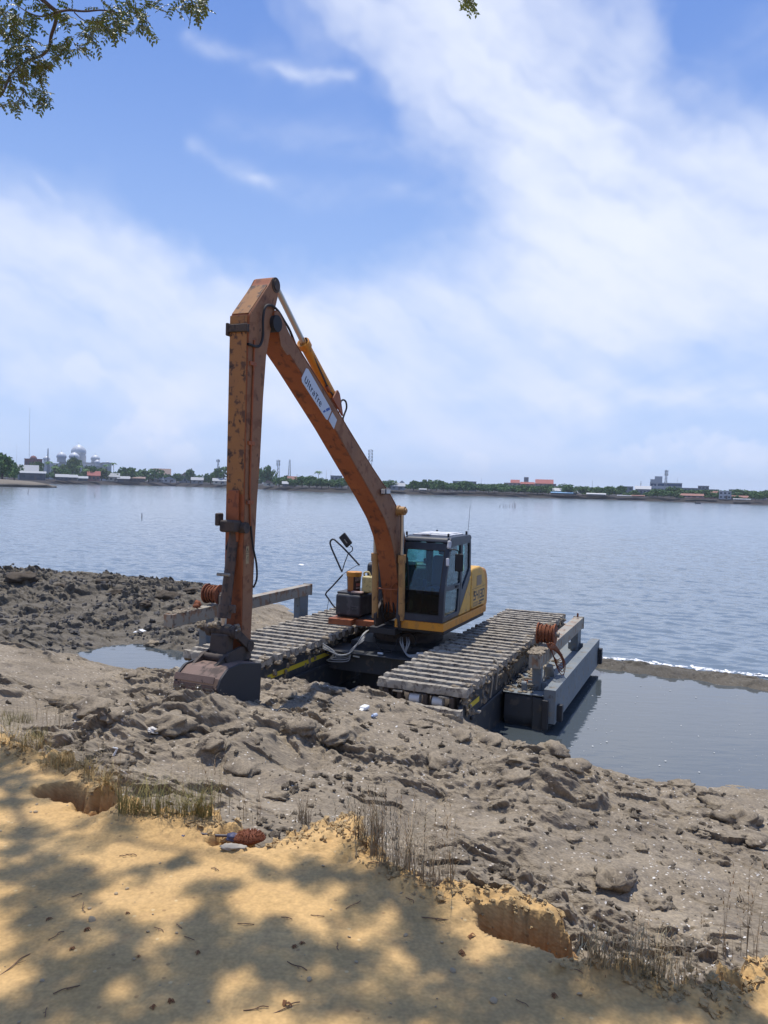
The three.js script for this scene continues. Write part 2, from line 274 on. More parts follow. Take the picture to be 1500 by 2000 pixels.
function mudH(x, z) {
  let h = tps(x, z);
  const far = sstep(-15.5, -18, z) * sstep(-4, -6, x), wet = sstep(0.02, 0.5, h), land = sstep(-0.1, 0.25, h);
  for (const [cx, cz, r, a] of HUM) h += a * bump2(x, z, cx, cz, r);
  const wx = x + 0.22 * noise2(x * 1.7, z * 1.7) + 0.08 * noise2(x * 5, z * 5), wz = z + 0.22 * noise2(x * 1.7 + 40, z * 1.7) + 0.08 * noise2(x * 5 + 9, z * 5);
  const rough = clamp(0.34 + 1.6 * fbm(x * 0.55 + 11, z * 0.55, 3) + 0.25 * far) * (0.3 + 0.7 * wet);
  h += land * (0.13 * fbm(x * 0.9, z * 0.9, 3) + 0.07 * rough * (1 - 2 * Math.abs(noise2(wx * 2.3, wz * 2.3))));
  const [d1, i1] = cell(wx * 1.5, wz * 1.5), [d2, i2] = cell(wx * 3.6 + 9, wz * 3.6), [d3, i3] = cell(wx * 8.5, wz * 8.5 + 4);
  const lump = (d, i, cut, a) => (i > cut ? a * (0.4 + 0.6 * i) * (i > 0.72 ? sstep(0.62, 0.36, d) : Math.max(0, 1 - (d / 0.55) ** 3)) : 0);
  h += land * ((0.4 + 0.6 * rough) * lump(d1, i1, 0.55, 0.10 + 0.08 * far) + (0.25 + 0.9 * rough) * lump(d2, i2, 0.42, 0.055 + 0.06 * far) + (0.15 + 0.9 * rough) * lump(d3, i3, 0.35, 0.03 + 0.035 * far));
  h += land * (0.03 * fbm(x * 11, z * 11, 4) * (0.4 + rough) + 0.05 * rough * (0.35 - Math.abs(noise2(wx * 5.5 + 3, wz * 5.5))) - 0.10);
  return h;
}

// ---------------------------------------------------------------- sand bank: a flat top that breaks off along a ragged edge
const SAND_Y = 2.5;
const EDGE = [[-700, 1330], [-300, 1380], [-60, 1428], [20, 1455], [75, 1478], [130, 1492], [180, 1500], [215, 1520], [228, 1562], [262, 1586], [330, 1588], [405, 1590], [425, 1612], [505, 1640], [580, 1640], [640, 1604], [695, 1600], [712, 1640], [760, 1690], [830, 1728], [905, 1736], [960, 1750], [1040, 1752], [1100, 1790], [1138, 1872], [1200, 1890], [1300, 1912], [1372, 1926], [1400, 1893], [1450, 1882], [1520, 1884], [1650, 1960], [2000, 2200]].map(([x, y]) => { const p = onY(x, y, SAND_Y); return [p.x, p.z]; });
const SANDPOLY = [...EDGE, [60, EDGE[EDGE.length - 1][1]], [60, 90], [-60, 90], [-60, EDGE[0][1]]];
function edgeDist(x, z) {                                     // positive on the camera's side
  if (z > 0.5) return 9;
  let m = 1e9, inside = false; const n = SANDPOLY.length;
  for (let i = 0; i < n; i++) {
    const A = SANDPOLY[i], B = SANDPOLY[(i + 1) % n], bx = B[0] - A[0], bz = B[1] - A[1], t = clamp(((x - A[0]) * bx + (z - A[1]) * bz) / (bx * bx + bz * bz)), dx = x - A[0] - t * bx, dz = z - A[1] - t * bz;
    m = Math.min(m, dx * dx + dz * dz);
    if ((A[1] > z) !== (B[1] > z) && x < A[0] + (z - A[1]) / bz * bx) inside = !inside;
  }
  return inside ? Math.sqrt(m) : -Math.sqrt(m);
}
// hollows washed out of the edge: [px, py, half length along, half width, depth, turn]
const HOLES = [[1048, 1822, 0.235, 0.105, 0.34, 0.50], [118, 1546, 0.15, 0.10, 0.2, 0.35], [190, 1572, 0.15, 0.09, 0.17, 0.5], [470, 1652, 0.16, 0.06, 0.08, 0.2], [1395, 1912, 0.07, 0.05, 0.08, 0.1]].map(([px, py, a, b, d, t]) => { const p = onY(px, py, SAND_Y); return [p.x, p.z, a, b, d, Math.cos(t), Math.sin(t)]; });
function sandH(x, z) {
  const e0 = edgeDist(x, z);
  let h = SAND_Y + 0.035 * fbm(x * 1.3 + 2, z * 1.3, 3) + 0.012 * fbm(x * 5, z * 5, 3);
  if (z > 1.5) return h + 0.1 * fbm(x * 0.2, z * 0.2, 2);
  let wob = 0, crumb = 0;
  if (e0 < 0.6) { wob = 0.05 * noise2(x * 5, z * 5) + 0.025 * noise2(x * 14, z * 14) + 0.012 * noise2(x * 34, z * 34); const [d, i] = cell(x * 16, z * 16); crumb = (i > 0.4 ? 0.03 * Math.max(0, 1 - (d / 0.5) ** 2) : 0) + 0.012 * noise2(x * 40, z * 40); }
  const e = e0 + wob;
  const near = sstep(0.35, 0.02, e);
  h += near * (0.03 * noise2(x * 7, z * 7) + crumb * 0.8) + 0.03 * sstep(0.3, 0.05, e) * sstep(-0.02, 0.05, e);
  let hole = 0;
  for (const [cx, cz, a, b, d, c, s] of HOLES) { const dx = x - cx + 0.9 * wob, dz = z - cz + 1.1 * wob, u = (dx * c + dz * s) / a, v = (-dx * s + dz * c) / b, q = u * u + v * v; if (q < 1.6) hole = Math.max(hole, d * sstep(1.12, 0.62, q) + 0.6 * crumb * sstep(1.3, 0.9, q)); }
  if (hole > 0.02) { const [d, i] = cell(x * 11 + 3, z * 11); h += Math.min(hole, 0.16) * (i > 0.35 ? 0.55 * i * Math.max(0, 1 - (d / 0.55) ** 2) : 0) + 0.25 * Math.min(hole, 0.1) * noise2(x * 26, z * 26); }
  h -= hole;
  if (e < 0) h -= 0.75 * (1 - Math.exp(e / 0.16)) - 0.45 * e - crumb * 1.2;
  return h;
}
function sheet(us, vs, fn, keep, color) {                     // a height sheet over two lists of coordinates
  const nu = us.length, nv = vs.length, pos = new Float32Array(nu * nv * 3), uv = new Float32Array(nu * nv * 2), col = color ? new Float32Array(nu * nv * 3) : null, idx = [];
  for (let j = 0; j < nv; j++) for (let i = 0; i < nu; i++) { const k = j * nu + i, [x, y, z] = fn(us[i], vs[j]); pos.set([x, y, z], k * 3); uv[2 * k] = x + 0.6 * y; uv[2 * k + 1] = z - 0.95 * y; if (col) col.set(color(x, y, z), k * 3); }
  for (let j = 0; j + 1 < nv; j++) for (let i = 0; i + 1 < nu; i++) { const a = j * nu + i, b = a + 1, c = a + nu, d = c + 1; if (keep && !keep(pos, a, b, c, d)) continue; idx.push(a, b, c, b, d, c); }
  const g = new THREE.BufferGeometry(); g.setAttribute('position', new THREE.BufferAttribute(pos, 3)); g.setAttribute('uv', new THREE.BufferAttribute(uv, 2)); if (col) g.setAttribute('color', new THREE.BufferAttribute(col, 3)); g.setIndex(idx); g.computeVertexNormals(); return g;
}
const range = (a, b, n, f = (t) => t) => [...Array(n)].map((_, i) => a + (b - a) * f(i / (n - 1)));
function structMesh(name, g, m, label, kind = 'structure') { const o = new THREE.Mesh(g, m); o.name = numbered(name); scene.add(o); tag(o, label, null, null, kind); return o; }
{ // sand
  const us = range(-1, 1, 600).map((s) => 4.1 * s + 46 * s ** 9), vs = [...range(-7.2, -4.4, 150), ...range(-4.385, -1.6, 250), ...range(-1.55, 60, 70, (t) => t ** 2.4)];
  // rows run from far to near, so the winding faces up
  const g = sheet(us, vs, (x, z) => [x, sandH(x, z), z], (p, a) => p[a * 3 + 1] > 1.25 && edgeDist(p[a * 3], p[a * 3 + 2]) > -1.15);
  g.setIndex([...g.index.array].reduce((o, v, i) => { o[i - (i % 3) + [0, 2, 1][i % 3]] = v; return o; }, new Array(g.index.count)));
  g.computeVertexNormals();
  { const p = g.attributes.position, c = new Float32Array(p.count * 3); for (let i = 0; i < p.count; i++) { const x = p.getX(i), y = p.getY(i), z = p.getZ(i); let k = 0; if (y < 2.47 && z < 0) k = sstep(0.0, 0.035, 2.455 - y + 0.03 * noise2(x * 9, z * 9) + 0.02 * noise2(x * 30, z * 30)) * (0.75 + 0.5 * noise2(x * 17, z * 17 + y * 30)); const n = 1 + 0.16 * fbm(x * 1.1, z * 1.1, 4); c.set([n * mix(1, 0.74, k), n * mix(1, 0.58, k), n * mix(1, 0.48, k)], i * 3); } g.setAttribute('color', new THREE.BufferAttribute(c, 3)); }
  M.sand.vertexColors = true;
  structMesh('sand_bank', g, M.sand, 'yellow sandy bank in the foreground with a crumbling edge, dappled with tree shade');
}
{ // mud
  const us = range(-0.72, 0.66, 760), vs = range(Math.log(2.6), Math.log(33), 1050);
  const g = sheet(us, vs, (a, l) => { const r = Math.exp(l), x = r * Math.sin(a), z = -r * Math.cos(a), y = mudH(x, z), o = clamp(y - tps(x, z), -0.12, 0.3) * 0.85; return [x + 0.1 * o, y, z + o]; }, (p, a, b, c, d) => Math.max(p[a * 3 + 1], p[b * 3 + 1], p[c * 3 + 1], p[d * 3 + 1]) > -0.5 && (edgeDist(p[a * 3], p[a * 3 + 2]) < 0.5 || p[a * 3 + 2] < -6.5), (x, y, z) => {
    const far = sstep(-14.5, -17, z + 0.8 * noise2(x * 0.6, z * 0.6)) * Math.max(sstep(-3, -5, x), sstep(3, 4.5, x)), n = 1 + 0.22 * fbm(x * 0.7, z * 0.7, 4), q = far * (x > 2 ? 0.58 : 0.46); return [n * (1 - q), n * (1 - q * 0.94), n * (1 - q * 0.86)];
  });
  structMesh('mud_ground', g, M.mud, 'grey brown dredged mud bank and spit around the excavator');
}
// a point of the photograph dropped on the ground
function hit(px, py, fn = mudH) { const r = ray(px, py); let t = 1.5; for (let i = 0; i < 4000; i++) { const x = r.x * t, y = CAM_H + r.y * t, z = r.z * t; if (y < fn(x, z)) return V(x, fn(x, z), z); t *= 1.0025; } return V(r.x * t, 0, r.z * t); }
const groundH = (x, z) => { const e = edgeDist(x, z); return e > -1 ? Math.max(sandH(x, z), mudH(x, z)) : mudH(x, z); };

// ---------------------------------------------------------------- water
const ripple = tex(1024, 9, (u, v) => { const a = fbm(u * 10, v * 30, 4, 10), b = fbm(u * 26 + 4, v * 64, 3, 26); return grey(0.5 + 0.34 * a + 0.2 * b); }, false);
M.lake = new THREE.MeshPhysicalMaterial({ color: new THREE.Color().setRGB(0.15, 0.188, 0.225), roughness: 0.1, ior: 1.33, bumpMap: ripple, bumpScale: 0.035 });
M.pond = new THREE.MeshPhysicalMaterial({ color: new THREE.Color().setRGB(0.06, 0.073, 0.08), roughness: 0.03, ior: 1.9, bumpMap: ripple, bumpScale: 0.006 });
{
  const POND = [rf(-2.9, -9.0), rf(5, -9.0), rf(7, -17.1), rf(1.06, -18.1), rf(-2.3, -18.35), rf(-4.8, -19.0), rf(-10.2, -19.3), rf(-12.1, -15.6), rf(-15.5, -14.4), rf(-15, -11.6), rf(-10, -10.8)];
  const inPond = (x, z) => { let c = false; for (let i = 0, j = POND.length - 1; i < POND.length; j = i++) { const [ax, az] = POND[i], [bx, bz] = POND[j]; if ((az > z) !== (bz > z) && x < (bx - ax) * (z - az) / (bz - az) + ax) c = !c; } return c; };
  const wave = (x, z) => { if (z > -22 && inPond(x, z)) return -0.2; const r = Math.hypot(x, z), f = Math.exp(-r / 130); const X = x * 0.94 + z * 0.34, Z = -x * 0.34 + z * 0.94; return f * 2.1 * (0.016 * noise2(X * 0.55 + 0.3 * noise2(X * 0.2, Z * 0.4), Z * 1.25) + 0.024 * noise2(X * 1.25 + 7 + 0.4 * noise2(X * 0.7, Z), Z * 3.3) + 0.012 * noise2(X * 2.1 + 17, Z * 5.6) + 0.005 * noise2(X * 2.6, Z * 6 + 3)) + 0.02 * noise2(X * 0.12, Z * 0.3) * Math.min(1, 60 / r); };
  const us = range(-0.85, 0.85, 520), vs = range(Math.log(11), Math.log(560), 1250);
  const g = sheet(us, vs, (a, l) => { const r = Math.exp(l), x = r * Math.sin(a), z = -r * Math.cos(a); return [x, wave(x, z), z]; });
  structMesh('lake_water', g, M.lake, 'broad rippled grey blue lake reaching to the far shore');
  const s = new THREE.Shape(); POND.forEach(([x, z], i) => (i ? s.lineTo(x, -z) : s.moveTo(x, -z)));
  const pg = new THREE.ShapeGeometry(s).rotateX(-Math.PI / 2).translate(0, 0.06, 0); boxUV(pg);
  structMesh('pond_water', pg, M.pond, 'still murky pool enclosed between the mud bank and a low spit');
  // lake bed and the land all round, one sheet to the horizon
  const bed = new THREE.RingGeometry(0.5, 3000, 96, 6).rotateX(-Math.PI / 2).translate(0, -0.9, 0); boxUV(bed);
  structMesh('ground', bed, std([0.1, 0.09, 0.07], 0.95), 'muddy bed under the lake and the land around it');
}
// ---------------------------------------------------------------- machine materials
const paintTex = (a, b, rust, amt, n = 320, m = 1.6) => tex(n, m, (u, v) => {
  const l = fbm(u * 3, v * 3, 5, 3), s = fbm(u * 16, v * 4, 4, 16), q = fbm(u * 9 + 3, v * 9, 5, 9), f = noise2(u * 120, v * 120, 120);
  let c = c3(a, b, clamp(0.5 + l * 0.9 + s * 0.3));
  c = c3(c, rust, amt * sstep(0.08, 0.34, q + 0.25 * s));
  const w2 = fbm(u * 13 + 7, v * 11, 5, 13); c = c3(c, [rust[0] * 0.55, rust[1] * 0.5, rust[2] * 0.5], amt * 0.85 * sstep(0.3, 0.42, w2 + 0.12 * f));
  const k = 1 + 0.06 * f; return [c[0] * k, c[1] * k, c[2] * k];
});
const grit = tex(512, 0.7, (u, v) => grey(0.5 + 0.3 * fbm(u * 10, v * 10, 5, 10) + 0.12 * noise2(u * 110, v * 110, 110)), false);
M.orange = std(0xffffff, 0.62, { map: paintTex([140, 76, 40], [160, 92, 50], [104, 56, 34], 0.7), bumpMap: grit, bumpScale: 0.002 });
M.dusty = std(0xffffff, 0.75, { map: paintTex([128, 92, 66], [146, 104, 72], [112, 70, 44], 0.6), bumpMap: grit, bumpScale: 0.002 });
M.ochre = std(0xffffff, 0.7, { map: paintTex([154, 106, 56], [140, 98, 60], [84, 58, 42], 0.95, 512, 1.1), bumpMap: grit, bumpScale: 0.002 });
M.yellow = std(0xffffff, 0.5, { map: paintTex([212, 164, 66], [204, 156, 66], [176, 136, 78], 0.5), bumpMap: grit, bumpScale: 0.001 });
M.amber = std(0xffffff, 0.5, { map: paintTex([206, 138, 34], [198, 132, 40], [160, 110, 56], 0.5) });
M.tan = std(0xffffff, 0.6, { map: paintTex([176, 134, 78], [164, 122, 74], [120, 88, 60], 0.6) });
M.cab = std(0xffffff, 0.4, { map: paintTex([24, 31, 44], [31, 38, 52], [64, 68, 72], 0.3), bumpMap: grit, bumpScale: 0.0008 });
M.roof = std(0xffffff, 0.6, { map: paintTex([188, 190, 194], [200, 200, 202], [96, 98, 100], 0.6) });
M.black = std([0.022, 0.022, 0.025], 0.6, { bumpMap: grit, bumpScale: 0.001 });
M.rubber = std([0.018, 0.018, 0.02], 0.75);
M.plastic = std(0xffffff, 0.55, { map: paintTex([44, 44, 48], [52, 52, 56], [92, 90, 90], 0.5) });
M.steel = std(0xffffff, 0.6, { map: paintTex([106, 113, 117], [122, 128, 130], [126, 118, 104], 0.6), bumpMap: grit, bumpScale: 0.001 });
M.hull = std(0xffffff, 0.55, { map: paintTex([46, 49, 53], [54, 57, 61], [98, 89, 76], 0.65), bumpMap: grit, bumpScale: 0.0015 });
M.frame = std(0xffffff, 0.65, { map: paintTex([156, 148, 132], [138, 132, 120], [140, 98, 66], 0.7), bumpMap: grit, bumpScale: 0.0015 });
M.rust = std(0xffffff, 0.9, { map: paintTex([142, 84, 50], [118, 66, 40], [86, 50, 34], 0.9, 256), bumpMap: grit, bumpScale: 0.003 });
M.bucket = std(0xffffff, 0.75, { map: paintTex([122, 99, 88], [104, 86, 76], [70, 56, 49], 0.95), bumpMap: grit, bumpScale: 0.004 });
M.darkIron = std(0xffffff, 0.75, { map: paintTex([66, 56, 50], [80, 68, 58], [44, 38, 36], 0.8), bumpMap: grit, bumpScale: 0.003 });
M.shoe = std(0xffffff, 0.9, { map: paintTex([142, 134, 120], [158, 150, 136], [108, 100, 90], 0.8, 512, 1.2), bumpMap: mudBump, bumpScale: 0.012 });
M.chrome = new THREE.MeshStandardMaterial({ color: new THREE.Color().setRGB(0.55, 0.54, 0.52), metalness: 0.9, roughness: 0.28 });
M.hose = std([0.32, 0.32, 0.31], 0.7); M.white = std([0.62, 0.62, 0.6], 0.6);
M.stripe = std([0.55, 0.42, 0.03], 0.6);
M.glass = new THREE.MeshPhysicalMaterial({ color: new THREE.Color().setRGB(0.6, 0.8, 0.8), transmission: 1, thickness: 0, roughness: 0.03, ior: 1.5 });
M.glass2 = new THREE.MeshPhysicalMaterial({ color: new THREE.Color().setRGB(0.36, 0.48, 0.52), transmission: 1, thickness: 0, roughness: 0.15, ior: 1.22 });
M.blue = std([0.03, 0.055, 0.16], 0.85, { bumpMap: grit, bumpScale: 0.002 });

// ---------------------------------------------------------------- the excavator
const TURN = -0.4119, EXP = V(...[0, 0, 0].map((_, i) => (i === 1 ? 0 : i === 0 ? rf(-5.8, -14.7)[0] : rf(-5.8, -14.7)[1])));
const EX = base('amphibious_excavator', 'orange long-reach excavator with dark cab standing on two tracked pontoons beside the lake', 'excavator', EXP, TURN);
function loc(px, py, c) {                                      // a sight line met with a plane x, y or z of the machine
  const o = V(0, CAM_H, 0).sub(EXP), d = ray(px, py); const L = (v) => V(v.dot(RV), v.y, v.dot(FV)); const a = L(o), b = L(d);
  const k = Object.keys(c)[0], t = (c[k] - a[k]) / b[k]; return a.addScaledVector(b, t);
}
const zy = (px, py, x) => { const p = loc(px, py, { x }); return [p.z, p.y]; };
function lumpGeo(r, sx, sy, sz, sd, n = 1, amp = 0.35) {
  let g = new THREE.IcosahedronGeometry(1, n).deleteAttribute('normal').deleteAttribute('uv'); if (n > 1) g = mergeVertices(g); const p = g.attributes.position;
  for (let i = 0; i < p.count; i++) { const x = p.getX(i), y = p.getY(i), z = p.getZ(i), k = r * (1 + amp * noise2(x * 1.7 + sd * 7.1, y * 1.7 + z * 1.3 + sd * 3.3) + amp * 0.45 * noise2(x * 4.1 + sd, z * 4.1 + y * 3 + sd * 2)); p.setXYZ(i, x * k * sx, y * k * sy, z * k * sz); }
  g.computeVertexNormals(); return g;
}
function cakedMud(list, parent, name = 'caked_mud') { const o = part(name, list, M.clod, parent); o.userData.kind = 'stuff'; return o; }

// pontoons
const shoeGeo = [...Array(6)].map((_, v) => {
  const g = new THREE.BoxGeometry(1.44, 0.12, 0.15, 36, 2, 3), p = g.attributes.position;
  for (let i = 0; i < p.count; i++) { const x = p.getX(i), y = p.getY(i), z = p.getZ(i), e = Math.abs(x) > 0.5 ? 1.6 : 1, s = v * 5.3, top = y > 0.05 ? 1 : 0.6;
    p.setXYZ(i, x + 0.02 * noise2(y * 9 + s, z * 9), y + e * top * 0.007 * noise2(x * 5 + s, z * 9) + e * 0.006 * noise2(x * 19 + s, z * 20 + y * 9), z + e * 0.014 * noise2(x * 5 + s + 9, y * 9) + e * 0.009 * noise2(x * 17 + s, y * 20) - (y > 0.05 ? Math.sign(z) * 0.018 : 0)); }
  g.computeVertexNormals(); return boxUV(g);
});
function pontoon(cx, outer) {
  const t = new THREE.Group(); t.name = 'pontoon'; t.position.set(cx, 0, 0); if (cx < 0) t.scale.x = 1.1; EX.add(t);
  const prof = [[3.72, 1.0], [3.98, 0.86], [4.0, 0.55], [3.8, 0.2], [3.2, -0.3], [-3.2, -0.3], [-3.8, 0.2], [-4.0, 0.55], [-3.98, 0.86], [-3.72, 1.0]];
  part('hull', side([[3.2, 0.96], [3.3, 0.4], [2.9, -0.2], [-2.9, -0.2], [-3.3, 0.4], [-3.2, 0.96]], -0.6, 0.6), M.hull, t);
  for (const s of [-1, 1]) part('side_plate', side(roundPoly(prof, 0.15), s > 0 ? 0.602 : -0.66, s > 0 ? 0.66 : -0.602, 0.008), M.hull, t);
  each('yellow_stripe', [boxA(0.661, 0.664, 0.76, 0.84, outer > 0 ? 3.05 : -3.4, 3.6, 0), boxA(-0.664, -0.661, 0.76, 0.84, -3.4, 3.6, 0)], M.stripe, t);
  each('side_rail', [boxA(0.661, 0.70, 0.58, 0.64, -3.5, 3.5), boxA(-0.70, -0.661, 0.9, 0.95, -3.5, 3.4)], M.hull, t);
  for (const z of [3.62, -3.62]) {
    part('end_drum', [rod(V(-0.6, 0.74, z), V(0.6, 0.74, z), 0.2, 0.2, 20), ...[-0.5, -0.18, 0.18, 0.5].map((x) => rod(V(x - 0.035, 0.74, z), V(x + 0.035, 0.74, z), 0.31, 0.31, 20))], M.darkIron, t);
    const s = Math.sign(z);
    each('shaft_sleeve', [-0.1, 0.27].map((x) => rod(V(x - 0.08, 0.9, z + s * 0.25), V(x + 0.08, 0.9, z + s * 0.25), 0.075, 0.075, 14)), M.white, t);
    each('chain_link', [-0.56, -0.34, 0.08, 0.5].map((x) => box(0.07, 0.34, 0.16, x, 0.84, z + s * 0.26, 0.02)), M.darkIron, t);
    each('chain_plate', [-0.36, 0.38].map((x) => box(0.16, 0.025, 0.1, x, 0.995, z + s * 0.3, 0.008)), M.shoe, t);
  }
  const put = (z, y, a, k) => { const m = new THREE.Mesh(shoeGeo[k % 6], M.shoe); m.name = 'track_shoe'; m.position.set(rr(-0.012, 0.012), y + rr(-0.006, 0.006), z + rr(-0.012, 0.012)); m.rotation.set(a, rr(-0.008, 0.008), rr(-0.006, 0.006)); if (k & 1) m.rotation.y += Math.PI; t.add(m); };
  for (let i = 0; i < 28; i++) put(-3.87 + i * 0.2867, 1.095, 0, i);
  for (const s of [-1, 1]) { put(s * 4.13, 0.83, s * 1.45, 3); put(s * 4.08, 0.5, s * 1.9, 4); put(s * 3.9, 0.22, s * 2.3, 2); }
  part('chain', [-0.5, 0.5].map((x) => [...Array(54)].map((_, i) => box(0.09, 0.07, 0.12, x, 1.02, -3.85 + i * 0.145, 0.02))), M.darkIron, t);
  const mud = [];
  for (let i = 0; i < 420; i++) { const z = rr(-3.9, 3.95), s = rnd() < 0.5 ? -1 : 1; mud.push(lumpGeo(rr(0.02, 0.065), rr(0.7, 1.1), rr(0.6, 1), rr(0.8, 1.3), i, 1, 0.5).translate(s * rr(0.56, 0.72), rr(0.93, 1.08), z)); }
  for (let i = 0; i < 70; i++) mud.push(lumpGeo(rr(0.02, 0.06), rr(1, 1.8), 0.5, 1, i + 2300, 1, 0.5).translate(rr(0.42, 0.72), rr(1.12, 1.15), -3.87 + Math.floor(rnd() * 28) * 0.2867 + rr(-0.06, 0.06)));
  for (let i = 0; i < 90; i++) mud.push(lumpGeo(rr(0.03, 0.07), 1.4, 0.5, 1, i + 300, 1, 0.5).translate(rr(-0.6, 0.6), rr(1.0, 1.06), -3.8 + 0.2867 * (0.5 + Math.floor(rnd() * 27))));
  for (let i = 0; i < 160; i++) { const s = rnd() < 0.6 ? outer : -outer; mud.push(lumpGeo(rr(0.015, 0.05), 0.6, 1.2, 1.1, i + 500, 1, 0.5).translate(s * rr(0.64, 0.69), rr(0.7, 0.95) - 0.1 * rnd(), rr(-3.6, 3.8))); }
  cakedMud(mud, t);
  each('lifting_hook', [tube([V(outer * 0.70, 0.75, 2.2), V(outer * 0.72, 1.1, 2.2), V(outer * 0.7, 1.2, 2.15), V(outer * 0.62, 1.2, 2.05), V(outer * 0.6, 1.12, 2.02)], 0.018, 20), tube([V(outer * 0.70, 0.7, 2.55), V(outer * 0.73, 1.02, 2.55), V(outer * 0.7, 1.06, 2.5)], 0.018, 12), box(0.1, 0.03, 0.12, outer * 0.71, 0.66, 3.3)], M.shoe, t);
}
pontoon(1.775, 1); pontoon(-1.85, -1);
// between the pontoons
each('cross_beam', [boxA(-1.15, 1.15, 0.5, 0.86, 0.95, 1.35), boxA(-1.15, 1.15, 0.5, 0.86, -1.35, -0.95), boxA(-1.15, 1.15, 0.88, 0.91, 0.75, 1.55)], M.hull, EX);
part('centre_frame', [boxA(-0.85, 0.85, 0.45, 1.02, -0.94, 0.94), boxA(-0.7, 0.7, -0.2, 0.5, -0.8, 0.8)], M.hull, EX);
part('swing_bearing', [rod(V(0, 1.0, 0), V(0, 1.2, 0), 0.72, 0.72, 40), rod(V(0, 1.2, 0), V(0, 1.39, 0), 0.62, 0.62, 40)], M.darkIron, EX);
const hoseLine = (pts, z, r) => tube(pts.map(([x, y, dz = 0]) => loc(x, y, { z: z + dz })), r, 40, 6);
each('hydraulic_hose', [0, 7, 13, 19, 26, 4].map((o, i) => hoseLine([[722 - o * 0.4, 1228 + o * 0.6, -0.4], [708, 1240 + o * 0.5], [696 - o * 0.5, 1262 + o * 0.4], [682, 1274 + o * 0.6], [664 - o, 1277 + o * 0.5, 0.1], [642 + o * 0.6, 1264 + o * 0.6, 0.2], [630, 1256 + o * 0.4, 0.3]], 1.4 + 0.03 * i, 0.010 + 0.003 * (i % 2))), M.hose, EX);
each('hydraulic_hose', [[782, 1244, 0], [786, 1245, 3], [794, 1245, 6], [798, 1246, 9]].map(([x, y, o]) => hoseLine([[x, y, -0.3], [x + 1, 1258], [790 + o * 0.3, 1272 + o * 0.5], [800 + o, 1283 - o * 0.4, 0.1], [822, 1284 - o, 0.2], [842, 1287 - o, 0.3]], 1.35, 0.014)), M.hose, EX);
each('hydraulic_hose', [hoseLine([[732, 1240, -0.3], [738, 1262], [748, 1273], [770, 1268], [776, 1250], [790, 1238, -0.2], [806, 1240, -0.2], [812, 1256], [804, 1268, -0.1]], 1.3, 0.012), hoseLine([[610, 1263, 0.2], [640, 1276, 0.1], [668, 1282], [700, 1284]], 1.42, 0.014)], M.rubber, EX);
each('pipe_end', [rod(loc(690, 1281, { z: 1.45 }), loc(702, 1283, { z: 1.45 }), 0.018), rod(loc(738, 1276, { z: 1.4 }), loc(748, 1277, { z: 1.4 }), 0.022), rod(loc(815, 1276, { z: 1.5 }), loc(832, 1279, { z: 1.6 }), 0.02)], M.white, EX);

